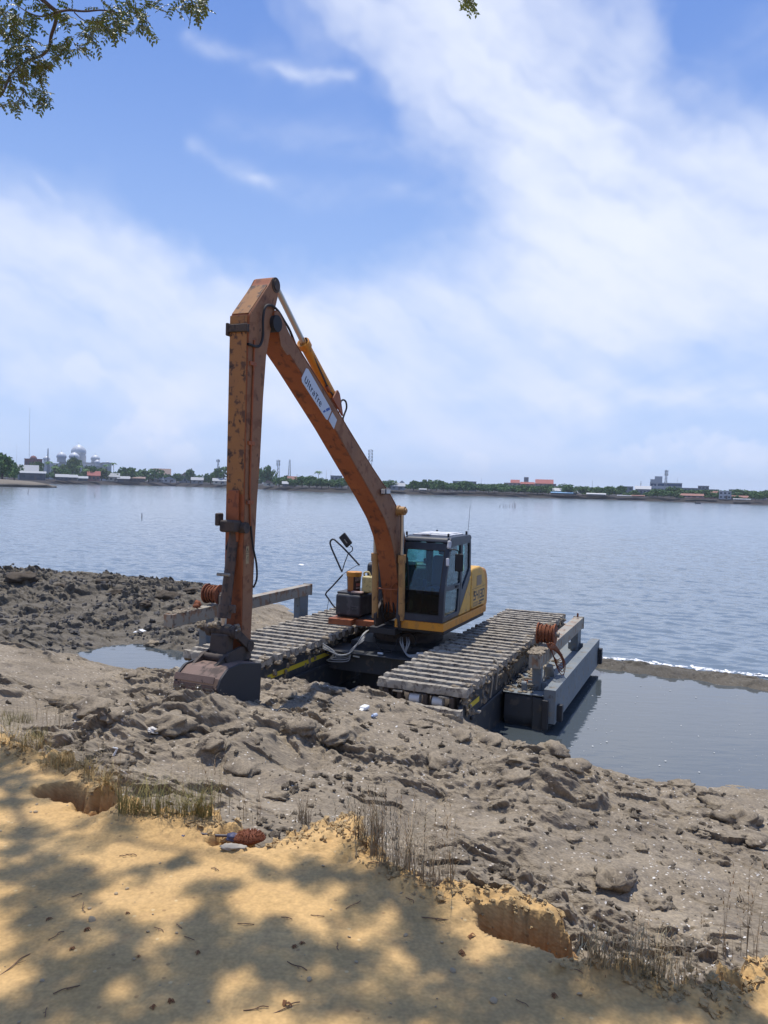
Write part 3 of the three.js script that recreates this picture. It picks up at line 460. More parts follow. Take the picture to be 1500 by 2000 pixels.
// turning deck and bodywork
each('deck_frame', [boxA(-1.15, 0.3, 1.385, 1.5, -1.5, 1.0), boxA(0.3, 1.22, 1.385, 1.478, -1.3, 1.3), boxA(-0.25, 0.29, 1.3, 1.42, 0.9, 1.4)], M.black, EX);
part('skirt', [side([[1.5, 1.48], [1.5, 1.63], [-1.25, 1.63], [-1.29, 1.58], [-1.27, 1.48]], 0.31, 1.275, 0.012)], M.amber, EX);
{
  const c = new THREE.Group(); c.name = 'engine_cover'; EX.add(c);
  part('front_panel', side([[0.57, 1.65], [-0.15, 2.34], [-0.15, 1.65]], 1.2, 1.262, 0.012), M.yellow, c);
  part('rear_panel', side(roundPoly([[-0.18, 1.65], [-0.18, 2.49], [-0.86, 2.5], [-1.16, 2.28], [-1.27, 1.95], [-1.27, 1.65]], 0.12), 0.7, 1.27, 0.035), M.yellow, c);
  each('vent_slat', [...Array(8)].map((_, i) => box(0.012, 0.014, 0.34, 1.272, 2.12 + i * 0.026, -0.72 + 0.02, 0.003)), M.frame, c);
  part('vent_plate', boxA(1.26, 1.2705, 2.105, 2.315, -0.875, -0.525, 0), M.tan, c);
  part('door_handle', box(0.02, 0.085, 0.05, 1.274, 1.98, -0.36, 0.006), M.darkIron, c);
  part('seam', [boxA(1.255, 1.2715, 2.06, 2.066, -1.2, -0.22, 0)], M.darkIron, c);
  const cv = document.createElement('canvas'); cv.width = 256; cv.height = 128; const k = cv.getContext('2d');
  k.fillStyle = '#cfa150'; k.fillRect(0, 0, 256, 128); k.strokeStyle = '#2c2118'; k.lineWidth = 12; k.lineJoin = 'miter';
  const seg = (...p) => { k.beginPath(); p.forEach(([x, y], i) => (i ? k.lineTo(x, y) : k.moveTo(x, y))); k.stroke(); };
  seg([58, 16], [14, 16], [14, 42], [52, 42], [52, 70], [6, 70]);             // S
  seg([76, 10], [74, 42], [112, 42]); seg([112, 10], [108, 76]);               // H, drawn open as on the machine
  seg([136, 10], [134, 76]);                                                   // 1
  seg([152, 16], [190, 16], [190, 70], [152, 70]); seg([156, 43], [190, 43]);  // 3
  seg([206, 16], [246, 16], [244, 70], [206, 70], [206, 10]);                  // 0
  k.fillStyle = '#3b2a1e'; k.fillRect(128, 88, 116, 14); k.fillRect(120, 108, 70, 12); k.fillStyle = '#7d6238'; k.fillRect(6, 90, 100, 30); k.fillStyle = '#b98f49'; k.fillRect(14, 96, 24, 18); k.fillRect(48, 96, 20, 18); k.fillRect(78, 96, 20, 18);
  const ct = new THREE.CanvasTexture(cv); ct.colorSpace = THREE.SRGBColorSpace;
  const pg = new THREE.PlaneGeometry(0.82, 0.36).rotateY(Math.PI / 2).translate(1.2735, 1.855, -0.72); part('model_lettering', pg, std(0xffffff, 0.5, { map: ct }), c, null, true);
  part('counterweight', side(roundPoly([[-1.3, 1.42], [-1.3, 2.42], [-1.85, 2.36], [-2.0, 2.1], [-2.0, 1.55], [-1.85, 1.42]], 0.15), -1.1, 1.1, 0.06), M.amber, EX);
  part('engine_hood', side(roundPoly([[-0.3, 1.5], [-0.3, 2.42], [-0.42, 2.46], [-1.29, 2.46], [-1.29, 1.5]], 0.06), -1.12, 0.69, 0.03), M.plastic, EX);
  each('hood_rail', [boxA(-0.9, 0.2, 2.462, 2.49, -0.5, -0.4), boxA(-0.28, 0.0, 2.47, 2.55, -0.4, -0.3)], M.roof, EX);
  each('exhaust_stub', [rod(V(-0.5, 2.45, -0.7), V(-0.5, 2.62, -0.7), 0.055, 0.055, 16), rod(V(0.02, 2.46, -0.8), V(0.02, 2.58, -0.8), 0.03, 0.03, 12)], M.rubber, EX);
}
{
  const t = new THREE.Group(); t.name = 'tool_box'; EX.add(t);
  part('body', new RoundedBoxGeometry(0.56, 0.44, 0.8, 4, 0.06).translate(-0.86, 1.73, 0.72), M.plastic, t);
  part('lid', new RoundedBoxGeometry(0.52, 0.045, 0.74, 3, 0.02).translate(-0.87, 1.965, 0.7), M.plastic, t);
  each('latch', [box(0.1, 0.02, 0.012, -0.72, 1.70, 1.122, 0.004), box(0.1, 0.02, 0.012, -0.72, 1.65, 1.122, 0.004), box(0.015, 0.12, 0.01, -0.785, 1.68, 1.121, 0.003)], M.black, t);
  each('step', [boxA(-1.18, -0.68, 1.37, 1.485, 0.3, 1.32, 0.01), boxA(-0.67, -0.25, 1.36, 1.47, 0.3, 1.15, 0.01)], M.orange, EX);
}
// boom
{
  const top = [[6.02, 6.34], [5.9, 6.4], [5.55, 6.1], [4.99, 5.76], [4.32, 5.36], [3.6, 4.91], [2.78, 4.41], [2.2, 4.08], [1.85, 3.87], [1.5, 3.58], [1.25, 3.22], [1.08, 2.8], [0.95, 2.2], [0.88, 1.75]];
  const und = [[5.82, 5.98], [5.35, 5.7], [4.23, 4.97], [3.5, 4.45], [2.75, 3.93], [2.19, 3.5], [1.9, 3.18], [1.7, 2.85], [1.56, 2.5], [1.42, 2.1], [1.28, 1.72], [1.1, 1.66]];
  const poly = roundPoly([...top, ...[...und].reverse()], 0.12);
  const b = new THREE.Group(); b.name = 'boom'; EX.add(b);
  part('box_girder', side(poly, 0.012, 0.348, 0.006), M.orange, b);
  const ins = roundPoly([...top.map(([z, y]) => [z, y - 0.012]), ...[...und].reverse().map(([z, y]) => [z, y + 0.016])], 0.12);
  for (const [a, c] of [[0.349, 0.357], [0.003, 0.011]]) part('side_plate', side(ins, a, c, 0.002), M.dusty, b);
  part('tip_plate', [side(roundPoly([zy(541, 628, 0.36), zy(556, 640, 0.36), zy(569, 690, 0.36), zy(560, 694, 0.36), zy(548, 676, 0.36)], 0.02), 0.358, 0.37, 0.003)], M.dusty, b);
  const pin = (z, y, r, x0, x1) => rod(V(x0, y, z), V(x1, y, z), r, r, 20);
  each('pin', [pin(1.62, 3.66, 0.045, -0.18, 0.54), pin(1.62, 3.66, 0.1, 0.358, 0.4), pin(1.05, 1.85, 0.09, -0.1, 0.46)], M.tan, b);
  part('tip_pin', [pin(5.95, 6.2, 0.11, -0.02, 0.38)], M.rubber, b);
  part('work_lamp', [box(0.1, 0.1, 0.2, 0.42, loc(753, 960, { x: 0.42 }).y, loc(753, 960, { x: 0.42 }).z, 0.02)], M.black, b);
  { const p = loc(753, 960, { x: 0.42 }); each('lamp_glass', [box(0.075, 0.075, 0.01, 0.42, p.y, p.z + 0.105, 0.004), box(0.01, 0.07, 0.16, 0.474, p.y, p.z, 0.003)], M.white, b); }
  const lug = zy(649, 779, 0.18); each('cylinder_lug', [0.09, 0.27].map((x) => side(roundPoly([[lug[0] + 0.18, lug[1] - 0.02], [lug[0] + 0.02, lug[1] + 0.14], [lug[0] - 0.06, lug[1] + 0.08], [lug[0] - 0.2, lug[1] - 0.26]], 0.03), x - 0.015, x + 0.015, 0.004)), M.orange, b);
  // white plates with the lettering
  const cv = document.createElement('canvas'); cv.width = 512; cv.height = 128; const k = cv.getContext('2d');
  k.fillStyle = '#b9c2cd'; k.fillRect(0, 0, 512, 128); k.fillStyle = '#131a38'; k.font = 'bold 84px sans-serif'; k.textBaseline = 'alphabetic'; k.save(); k.translate(24, 112); k.scale(0.98, 0.92); k.fillText('UltraTre', 0, 0); k.restore();
  k.fillStyle = '#254a94'; k.save(); k.beginPath(); k.moveTo(398, 112); k.lineTo(422, 78); k.lineTo(440, 84); k.lineTo(418, 114); k.fill(); k.beginPath(); k.moveTo(428, 66); k.lineTo(468, 16); k.lineTo(490, 22); k.lineTo(450, 76); k.fill(); k.restore();
  const ct = new THREE.CanvasTexture(cv); ct.colorSpace = THREE.SRGBColorSpace;
  const pl = [[598, 719], [602, 721], [643, 793], [647, 802], [640, 820], [637, 819], [590, 746], [589, 738]].map(([x, y]) => zy(x, y, 0.36));
  const g = side(pl, 0.3575, 0.3625, 0), p = g.attributes.position, uv = g.attributes.uv, A = zy(594, 730, 0.36), B = zy(644, 811, 0.36), L = Math.hypot(B[0] - A[0], B[1] - A[1]), ux = (B[0] - A[0]) / L, uy = (B[1] - A[1]) / L, w = 0.235;
  for (let i = 0; i < p.count; i++) { const a = p.getZ(i) - A[0], c = p.getY(i) - A[1]; uv.setXY(i, (a * ux + c * uy) / L, 0.5 + (a * uy - c * ux) * -1 / w * -1); }
  part('name_plate', g, std(0xffffff, 0.5, { map: ct }), b, null, true);
  part('blank_plate', side([[649, 805], [658, 820], [652, 838], [642, 821]].map(([x, y]) => zy(x, y, 0.36)), 0.3575, 0.3625, 0), std([0.46, 0.51, 0.57], 0.5), b);
  part('edge_weld', tube(top.slice(2).map(([z, y]) => V(0.352, y + 0.004, z)), 0.01, 60, 5), M.rust, b);
}
const line2 = (ax, ay, bx, by, x) => [loc(ax, ay, { x }), loc(bx, by, { x })];
{ // arm cylinder along the boom's back
  const c = new THREE.Group(); c.name = 'arm_cylinder'; EX.add(c);
  const [a, m] = line2(648, 772, 592, 668, 0.18), [, e] = line2(648, 772, 542, 566, 0.18);
  part('barrel', [rod(a, m, 0.075, 0.075, 20), rod(m, m.clone().lerp(a, 0.09), 0.095, 0.095, 20)], M.amber, c);
  part('piston_rod', rod(m, e, 0.042, 0.042, 16), M.chrome, c);
  const q = (pts, x) => pts.map(([u, v]) => loc(u, v, { x }));
  part('feed_pipe', tube(q([[597, 660], [606, 680], [618, 708], [632, 738], [639, 755], [641, 762], [648, 768], [653, 778]], 0.24), 0.014, 40), M.plastic, c);
  part('pipe_joint', rod(...q([[638, 754], [643, 764]], 0.24), 0.03), M.orange, c);
  each('feed_hose', [tube(q([[652, 778], [657, 784], [662, 789], [666, 786], [664, 781], [659, 782], [657, 788]], 0.24), 0.013, 40), tube(q([[659, 790], [665, 784], [671, 781], [676, 786], [677, 796], [673, 808], [670, 818], [671, 824]], 0.26), 0.015, 40), tube(q([[662, 786], [666, 790], [665, 800], [661, 806]], 0.2), 0.012, 24)], M.rubber, c);
  part('hose_block', rod(...q([[650, 776], [659, 796]], 0.22), 0.04), M.rubber, c);
}
for (const x of [-0.09, 0.45]) { // the pair that lifts the boom
  const c = new THREE.Group(); c.name = 'boom_cylinder'; EX.add(c);
  const a = V(x, 1.62, 1.5), e = V(x, 3.66, 1.62), m = a.clone().lerp(e, 0.6);
  part('barrel', [rod(a, m, 0.062, 0.062, 20), rod(m.clone().lerp(a, 0.12), m, 0.078, 0.078, 20)], M.tan, c);
  part('piston_rod', rod(m, e, 0.036, 0.036, 16), M.chrome, c);
  part('end_eye', rod(V(x - 0.06, e.y, e.z), V(x + 0.06, e.y, e.z), 0.08, 0.08, 18), M.tan, c);
  part('feed_pipe', tube([m.clone().add(V(0.08, -0.05, -0.08)), a.clone().add(V(0.09, 0.6, -0.09)), a.clone().add(V(0.09, 0.1, -0.1))], 0.014), M.rubber, c);
}
each('boom_bracket', [-0.06, 0.42].map((x) => side(roundPoly([[0.5, 1.5], [1.55, 1.45], [1.6, 1.7], [1.2, 1.98], [0.95, 2.0]], 0.08), x - 0.025, x + 0.025, 0.006)), M.darkIron, EX);
each('hand_rail', [hoseLine([[733, 1148], [750, 1150], [775, 1152]], 1.55, 0.014), hoseLine([[733, 1148], [738, 1140], [735, 1125]], 1.55, 0.01), hoseLine([[762, 1150], [770, 1140], [778, 1136]], 1.5, 0.01), hoseLine([[752, 1150], [752, 1180]], 1.55, 0.01), hoseLine([[764, 1150], [764, 1184]], 1.55, 0.01)], M.orange, EX);
each('valve_hose', [[744, 1170, 1196], [752, 1165, 1200], [758, 1160, 1205], [768, 1165, 1200], [748, 1180, 1215]].map(([x, y0, y1], i) => hoseLine([[x, y0], [x + 3 - i, (y0 + y1) / 2, 0.05], [x - 4 + i * 2, y1]], 1.3, 0.016)), M.rubber, EX);
// stick, its cylinder, links and bucket
{
  const s = new THREE.Group(); s.name = 'stick'; EX.add(s);
  const prof = [[6.53, 6.2], [6.08, 6.69], [6.0, 6.80], [5.9, 6.80], [5.84, 6.72], [5.86, 6.58], [5.98, 6.25], [6.11, 5.75], [6.16, 5.2], [6.2, 4.4], [6.25, 3.86], [6.28, 3.26], [6.33, 2.5], [6.36, 1.78], [6.42, 1.72], [6.5, 1.75], [6.55, 2.2], [6.55, 3.0], [6.55, 5.5]];
  part('box_girder', side(roundPoly(prof, 0.03), 0.045, 0.315, 0.006), M.orange, s);
  const ins = prof.map(([z, y]) => [z + (z < 6.3 ? 0.012 : -0.012), y - (y > 6 ? 0.01 : 0)]);
  for (const [a, c] of [[0.316, 0.322], [0.038, 0.044]]) part('side_plate', side(roundPoly(ins, 0.03), a, c, 0.002), M.dusty, s);
  part('front_plate', [boxA(0.052, 0.308, 3.95, 6.19, 6.551, 6.557, 0.002)], M.ochre, s);
  part('cap_plate', box(0.25, 0.006, 0.62, 0.18, 6.449, 6.313, 0.002, [Math.atan2(0.49, 0.45), 0, 0]), M.ochre, s);
  each('clamp', [boxA(0.03, 0.325, 5.98, 6.08, 6.52, 6.585), boxA(0.015, 0.05, 5.94, 6.1, 6.44, 6.6)], M.darkIron, s);
  part('tip_boss', [rod(V(0.03, 6.71, 5.93), V(0.33, 6.71, 5.93), 0.1, 0.1, 20), rod(V(0.31, 6.71, 5.93), V(0.345, 6.71, 5.93), 0.07, 0.07, 18)], M.darkIron, s);
  part('side_pipe', [tube([V(0.335, 5.9, 6.42), V(0.335, 5.0, 6.44), V(0.335, 4.0, 6.45), V(0.335, 3.55, 6.42)], 0.014, 30), ...[5.6, 4.6, 3.85].map((y) => box(0.03, 0.05, 0.14, 0.33, y, 6.44, 0.005))], M.orange, s);
  each('feed_hose', [tube([V(0.335, 3.6, 6.42), V(0.35, 3.3, 6.38), V(0.36, 3.05, 6.30), V(0.36, 2.85, 6.29), V(0.34, 2.75, 6.33)], 0.013, 24), tube([[450, 1033], [450, 1048], [446, 1062], [443, 1070], [446, 1075], [452, 1074]].map(([a, b]) => loc(a, b, { x: 0.12 })), 0.016, 20)], M.rubber, s);
  part('tip_hose', [tube([[484, 672, 0.34], [506, 676, 0.36], [513, 660, 0.37], [514, 622, 0.37], [518, 600, 0.37], [528, 596, 0.36], [542, 606, 0.34], [556, 628, 0.32], [566, 645, 0.28], [576, 670, 0.26]].map(([x, y, px]) => loc(x, y, { x: px })), 0.017, 60)], M.rubber, s);
  const cv = document.createElement('canvas'); cv.width = 32; cv.height = 128; const k = cv.getContext('2d'); k.fillStyle = '#a58f6a'; k.fillRect(0, 0, 32, 128); k.strokeStyle = k.fillStyle = '#2a211a'; k.lineWidth = 3; k.beginPath(); k.moveTo(16, 12); k.lineTo(28, 44); k.lineTo(4, 44); k.closePath(); k.stroke(); k.fillRect(14, 22, 4, 14); k.fillRect(2, 58, 28, 3); k.beginPath(); k.moveTo(8, 98); k.lineTo(24, 74); k.lineTo(24, 112); k.stroke();
  const ct = new THREE.CanvasTexture(cv); ct.colorSpace = THREE.SRGBColorSpace;
  part('warning_label', new THREE.PlaneGeometry(0.065, 0.22).rotateY(Math.PI / 2).translate(0.3255, 3.18, 6.46), std(0xffffff, 0.6, { map: ct }), s, null, true);
  part('lower_guard', [boxA(0.1, 0.26, 3.35, 4.0, 6.556, 6.59)], M.orange, s);
  const c = new THREE.Group(); c.name = 'bucket_cylinder'; EX.add(c);
  const ct0 = loc(459, 1030, { x: 0.18 }), cb = loc(437, 1207, { x: 0.18 }), ce = loc(436, 1222, { x: 0.18 });
  each('mount', [box(0.22, 0.15, 0.2, 0.18, ct0.y + 0.02, 6.63, 0.03), rod(V(0.0, ct0.y, ct0.z), V(0.36, ct0.y, ct0.z), 0.07, 0.07), box(0.06, 0.16, 0.12, 0.04, ct0.y + 0.1, 6.68, 0.02)], M.darkIron, c);
  part('barrel', [rod(cb, ct0, 0.072, 0.062, 20), rod(cb, cb.clone().lerp(ct0, 0.14), 0.088, 0.088, 20), box(0.08, 0.1, 0.06, 0.29, cb.y + 0.12, cb.z - 0.02)], std(0xffffff, 0.7, { map: paintTex([96, 74, 58], [84, 72, 64], [56, 48, 44], 0.9, 256, 0.8) }), c);
  part('piston_rod', rod(ce, cb, 0.04, 0.04, 16), M.chrome, c);
  part('pipe_band', rod(V(0.1, 2.95, 6.78), V(0.27, 2.95, 6.76), 0.02), M.shoe, c);
  // linkage
  each('idler_link', [0.0, 0.36].map((x) => { const a = V(x, ce.y - 0.06, ce.z), b = V(x, 2.02, 6.44), d = b.clone().sub(a), n = V(0, d.z, -d.y).normalize().multiplyScalar(0.055), q = [a.clone().add(n), b.clone().add(n), b.clone().sub(n), a.clone().sub(n)].map((p) => [p.z, p.y]); return [side(roundPoly(q, 0.04), x - 0.025, x + 0.025, 0.006), rod(V(x - 0.035, a.y, a.z), V(x + 0.035, a.y, a.z), 0.085), rod(V(x - 0.035, b.y, b.z), V(x + 0.035, b.y, b.z), 0.075)]; }), M.darkIron, EX);
  const hl = ce.y - 0.06;
  part('bucket_link', [box(0.27, 0.5, 0.15, 0.18, hl - 0.28, ce.z + 0.04, 0.03, [-0.12, 0, 0]), rod(V(-0.04, hl, ce.z), V(0.4, hl, ce.z), 0.075), rod(V(-0.13, hl + 0.02, ce.z), V(-0.04, hl, ce.z), 0.05)], M.darkIron, EX);
  cakedMud([...Array(26)].map((_, i) => lumpGeo(rr(0.02, 0.05), 1.2, 0.8, 1, i + 900, 1, 0.5).translate(rr(-0.16, 0.4), hl + rr(0.02, 0.08), ce.z + rr(-0.05, 0.06))), EX);
  const k2 = new THREE.Group(); k2.name = 'bucket'; EX.add(k2);
  k2.position.y = -0.06;
  const outer = [[6.62, 1.93], [6.95, 1.96], [7.2, 1.95], [7.34, 1.87], [7.40, 1.76], [7.36, 1.64], [7.24, 1.53], [7.05, 1.46], [6.85, 1.42]], inner = [[6.86, 1.45], [7.04, 1.49], [7.2, 1.56], [7.31, 1.65], [7.35, 1.76], [7.3, 1.85], [7.18, 1.91], [6.95, 1.92], [6.62, 1.89]];
  const X0 = -0.04, X1 = 0.6;
  part('shell', side([...outer, ...inner], X0 + 0.02, X1 - 0.02, 0.004), M.bucket, k2);
  for (const [a, c2] of [[X0, X0 + 0.03], [X1 - 0.03, X1]]) part('side_wall', side(roundPoly([[6.5, 1.9], [6.95, 1.985], [7.22, 1.97], [7.36, 1.88], [7.42, 1.76], [7.37, 1.62], [7.22, 1.5], [7.0, 1.38], [6.8, 1.33], [6.52, 1.42]], 0.04), a, c2, 0.006), M.black, k2);
  each('wear_strip', [[7.412, 1.76, 0], [7.36, 1.62, -0.7], [7.22, 1.505, -1.1], [7.395, 1.86, 0.5]].map(([z, y, a]) => box(X1 - X0 - 0.08, 0.085, 0.018, (X0 + X1) / 2 - 0.03, y, z, 0.005, [-a * 0.8, 0, 0])), M.bucket, k2);
  each('ear', [0.02, 0.34].map((x) => side(roundPoly([[6.35, 1.9], [6.42, 2.06], [6.58, 2.1], [6.9, 2.06], [7.16, 1.94]], 0.05), x - 0.02, x + 0.02, 0.005)), M.darkIron, k2);
  each('pivot_pin', [rod(V(-0.04, 1.85, 6.45), V(0.4, 1.85, 6.45), 0.06), rod(V(-0.02, 2.0, 6.9), V(0.38, 2.0, 6.9), 0.05)], M.darkIron, k2);
  each('tooth', [...Array(5)].map((_, i) => box(0.08, 0.05, 0.2, X0 + 0.1 + i * 0.17, 1.42, 6.74, 0.015)), M.darkIron, k2);
  cakedMud([...Array(140)].map((_, i) => lumpGeo(rr(0.01, 0.035), 1.5, 0.7, 0.6, i + 700, 1, 0.5).translate(rr(X0, X1 - 0.05), ...(() => { const a = rr(-1.15, 0.1); return [1.74 + 0.3 * Math.sin(a), 7.1 + 0.31 * Math.cos(a)]; })())), k2);
}
// cab
{
  const c = new THREE.Group(); c.name = 'cab'; EX.add(c);
  const ow = [[1.49, 1.64], [1.44, 2.2], [1.2, 3.02], [1.1, 3.12], [-0.02, 3.14], [-0.1, 3.06], [-0.14, 2.36], [0.58, 1.66]];
  const win1 = roundPoly([[1.36, 2.3], [1.30, 2.48], [1.13, 3.0], [0.56, 3.02], [0.56, 2.28]], 0.05), win2 = roundPoly([[0.42, 3.02], [0.0, 3.03], [-0.03, 2.5], [0.42, 2.12]], 0.05), win3 = roundPoly([[1.41, 1.74], [1.37, 2.2], [0.6, 2.18], [0.68, 1.74]], 0.05);
  part('side_frame', side(roundPoly(ow, 0.06), 1.215, 1.262, 0.008, [win1, win2, win3]), M.cab, c);
  part('side_frame', side(roundPoly([[1.49, 1.64], [1.44, 2.2], [1.2, 3.02], [1.1, 3.12], [-0.02, 3.14], [-0.1, 3.06], [-0.12, 1.64]], 0.06), 0.338, 0.38, 0.008, [roundPoly([[1.36, 2.2], [1.13, 3.0], [0.0, 3.02], [0.0, 2.2]], 0.06)]), M.cab, c);
  each('side_glass', [side(win1, 1.232, 1.24, 0), side(win2, 1.232, 1.24, 0), side(win3, 1.232, 1.24, 0), side([[1.36, 2.2], [1.13, 3.0], [0.0, 3.02], [0.0, 2.2]], 0.356, 0.362, 0)], M.glass, c);
  part('door_seam', [side([[0.535, 1.74], [0.505, 3.06], [0.515, 3.06], [0.545, 1.74]], 1.258, 1.265, 0), box(0.02, 0.04, 0.16, 1.27, 2.235, 0.75, 0.008)], M.rubber, c);
  // front: sloping frame and one tall pane, a bar across
  const fz = (y) => (y < 2.2 ? mix(1.49, 1.44, (y - 1.64) / 0.56) : mix(1.44, 1.2, (y - 2.2) / 0.82));
  const bend = (g, off) => { const p = g.attributes.position; for (let i = 0; i < p.count; i++) p.setZ(i, p.getZ(i) + fz(p.getY(i)) + off); g.computeVertexNormals(); return g; };
  const dense = (w0, w1, y0, y1, th, nx, ny) => new THREE.BoxGeometry(w1 - w0, y1 - y0, th, nx, ny, 1).translate((w0 + w1) / 2, (y0 + y1) / 2, 0);
  const toSoft = (g) => g;
  each('front_frame', [bend(dense(0.34, 0.42, 1.64, 3.06, 0.05, 1, 20), 0), bend(dense(1.18, 1.26, 1.64, 3.06, 0.05, 1, 20), 0), bend(dense(0.421, 1.179, 1.64, 1.76, 0.05, 1, 2), 0), bend(dense(0.421, 1.179, 2.95, 3.07, 0.05, 1, 2), 0)].map(toSoft), M.cab, c);
  part('front_glass', bend(dense(0.42, 1.18, 2.2, 2.952, 0.006, 1, 12), -0.005), M.glass, c);
  part('lower_glass', bend(dense(0.42, 1.18, 1.76, 2.196, 0.006, 1, 6), -0.005), M.glass2, c);
  each('rubber_seal', [bend(dense(0.42, 0.436, 1.76, 2.95, 0.02, 1, 16), 0.02), bend(dense(1.164, 1.18, 1.76, 2.95, 0.02, 1, 16), 0.02), bend(dense(0.437, 1.163, 1.76, 1.775, 0.02, 1, 1), 0.02), bend(dense(0.437, 1.163, 2.935, 2.95, 0.02, 1, 1), 0.02), bend(dense(0.437, 1.163, 2.19, 2.2, 0.012, 1, 1), 0.0)], M.rubber, c);
  part('rear_wall', [front([[0.381, 1.64], [1.214, 1.64], [1.214, 3.06], [0.381, 3.06]], -0.115, -0.08, 0.004, [roundPoly([[0.46, 2.35], [1.13, 2.35], [1.13, 2.98], [0.46, 2.98]], 0.06)])], M.cab, c);
  part('rear_glass', boxA(0.45, 1.14, 2.34, 2.99, -0.1, -0.095, 0), M.glass, c);
  part('floor', boxA(0.381, 1.214, 1.632, 1.68, -0.08, 1.42, 0), M.black, c);
  part('roof', side(roundPoly([[1.22, 3.08], [1.16, 3.165], [1.05, 3.19], [-0.04, 3.19], [-0.11, 3.15], [-0.11, 3.08]], 0.04), 0.335, 1.265, 0.018), M.cab, c);
  each('roof_hatch', [box(0.74, 0.03, 0.86, 0.79, 3.2, 0.55, 0.02), box(0.62, 0.018, 0.7, 0.79, 3.22, 0.52, 0.01), boxA(0.62, 0.8, 3.19, 3.225, 0.98, 1.04)], M.roof, c);
  each('roof_lamp', [[0.36, 1.13], [1.2, 1.15], [1.2, 0.05], [0.6, 0.1]].map(([x, z]) => box(0.035, 0.075, 0.035, x, 3.22, z, 0.01)), M.rubber, c);
  part('sunlit_dirt_corner', box(0.06, 0.15, 0.05, 1.255, 2.74, 1.31, 0.02, [-0.25, 0, 0.12]), M.roof, c); part('sunlit_dirt_cap', box(0.07, 0.16, 0.09, 1.235, 3.05, 1.19, 0.03, [-0.3, 0, 0]), M.roof, c);  // pale boxes stand in for sunlight on the dirty pillar corners
  part('antenna', rod(V(1.22, 3.18, 0.02), V(1.24, 3.78, -0.02), 0.004, 0.003, 6), M.rubber, c);
  const mirror = (pts, p, parent, rot) => { part('mirror_arm', tube(pts, 0.012, 24, 6), M.black, parent); part('mirror', new RoundedBoxGeometry(0.155, 0.33, 0.05, 4, 0.035).rotateZ(rot[0]).rotateY(rot[1]).translate(p.x, p.y, p.z), M.rubber, parent); };
  mirror([V(1.25, 2.93, 1.2), V(1.3, 2.97, 1.25), V(1.40, 2.96, 1.2), V(1.42, 2.88, 1.15)], V(1.42, 2.73, 1.14), c, [0, 0.3]);
  // inside: seat, consoles, levers
  each('seat', [box(0.5, 0.14, 0.5, 0.8, 2.08, 0.42, 0.06), box(0.5, 0.62, 0.14, 0.8, 2.44, 0.16, 0.06, [-0.12, 0, 0]), box(0.3, 0.2, 0.12, 0.8, 2.86, 0.1, 0.05)], M.blue, c);
  each('hanging_cloth', [box(0.3, 0.62, 0.03, 0.86, 2.78, 0.02, 0.012), box(0.2, 0.3, 0.03, 0.62, 2.2, 0.95, 0.012, [0.2, 0.2, 0])], M.blue, c);
  each('console', [box(0.14, 0.2, 0.5, 0.5, 2.12, 0.5, 0.04), box(0.14, 0.2, 0.5, 1.1, 2.12, 0.5, 0.04), box(0.4, 0.3, 0.4, 0.8, 1.84, 0.42, 0.04), box(0.2, 0.16, 0.1, 0.6, 2.3, 1.12, 0.03)], M.black, c);
  each('lever', [rod(V(0.5, 2.2, 0.68), V(0.52, 2.42, 0.74), 0.012), rod(V(1.1, 2.2, 0.68), V(1.08, 2.42, 0.74), 0.012), rod(V(0.7, 1.68, 1.15), V(0.7, 2.15, 1.05), 0.015), rod(V(0.88, 1.68, 1.15), V(0.88, 2.15, 1.05), 0.015), ...[[0.52, 2.44, 0.74], [1.08, 2.44, 0.74], [0.7, 2.17, 1.05], [0.88, 2.17, 1.05]].map(([x, y, z]) => box(0.05, 0.1, 0.05, x, y, z, 0.02))], M.rubber, c);
}
{ // far side mirror on its bent arms, on the tool box side
  const z0 = 1.1, t = new THREE.Group(); t.name = 'side_mirror'; EX.add(t);
  const q = (pts) => pts.map(([x, y]) => loc(x, y, { z: z0 }));
  each('arm', [tube(q([[702, 1104], [680, 1080], [662, 1062], [650, 1053], [645, 1058], [646, 1066], [656, 1090], [668, 1117]]), 0.018, 60), tube(q([[668, 1117], [673, 1100], [678, 1087], [680, 1082], [688, 1075], [688, 1069], [684, 1066]]), 0.01, 40), tube(q([[669, 1123], [652, 1142], [637, 1158], [636, 1161], [642, 1170], [652, 1184], [662, 1191]]), 0.016, 50), tube(q([[642, 1172], [639, 1190], [638, 1203]]), 0.005, 10), tube(q([[668, 1123], [684, 1112], [700, 1103]]), 0.005, 10)], M.black, t);
  const m = loc(675, 1055, { z: z0 }); part('mirror', new RoundedBoxGeometry(0.17, 0.27, 0.05, 4, 0.04).rotateZ(0.72).translate(m.x, m.y, m.z), M.rubber, t); part('bracket', box(0.02, 0.1, 0.02, m.x + 0.02, m.y - 0.02, m.z + 0.03, 0.006, [0, 0, 0.7]), M.frame, t);
}
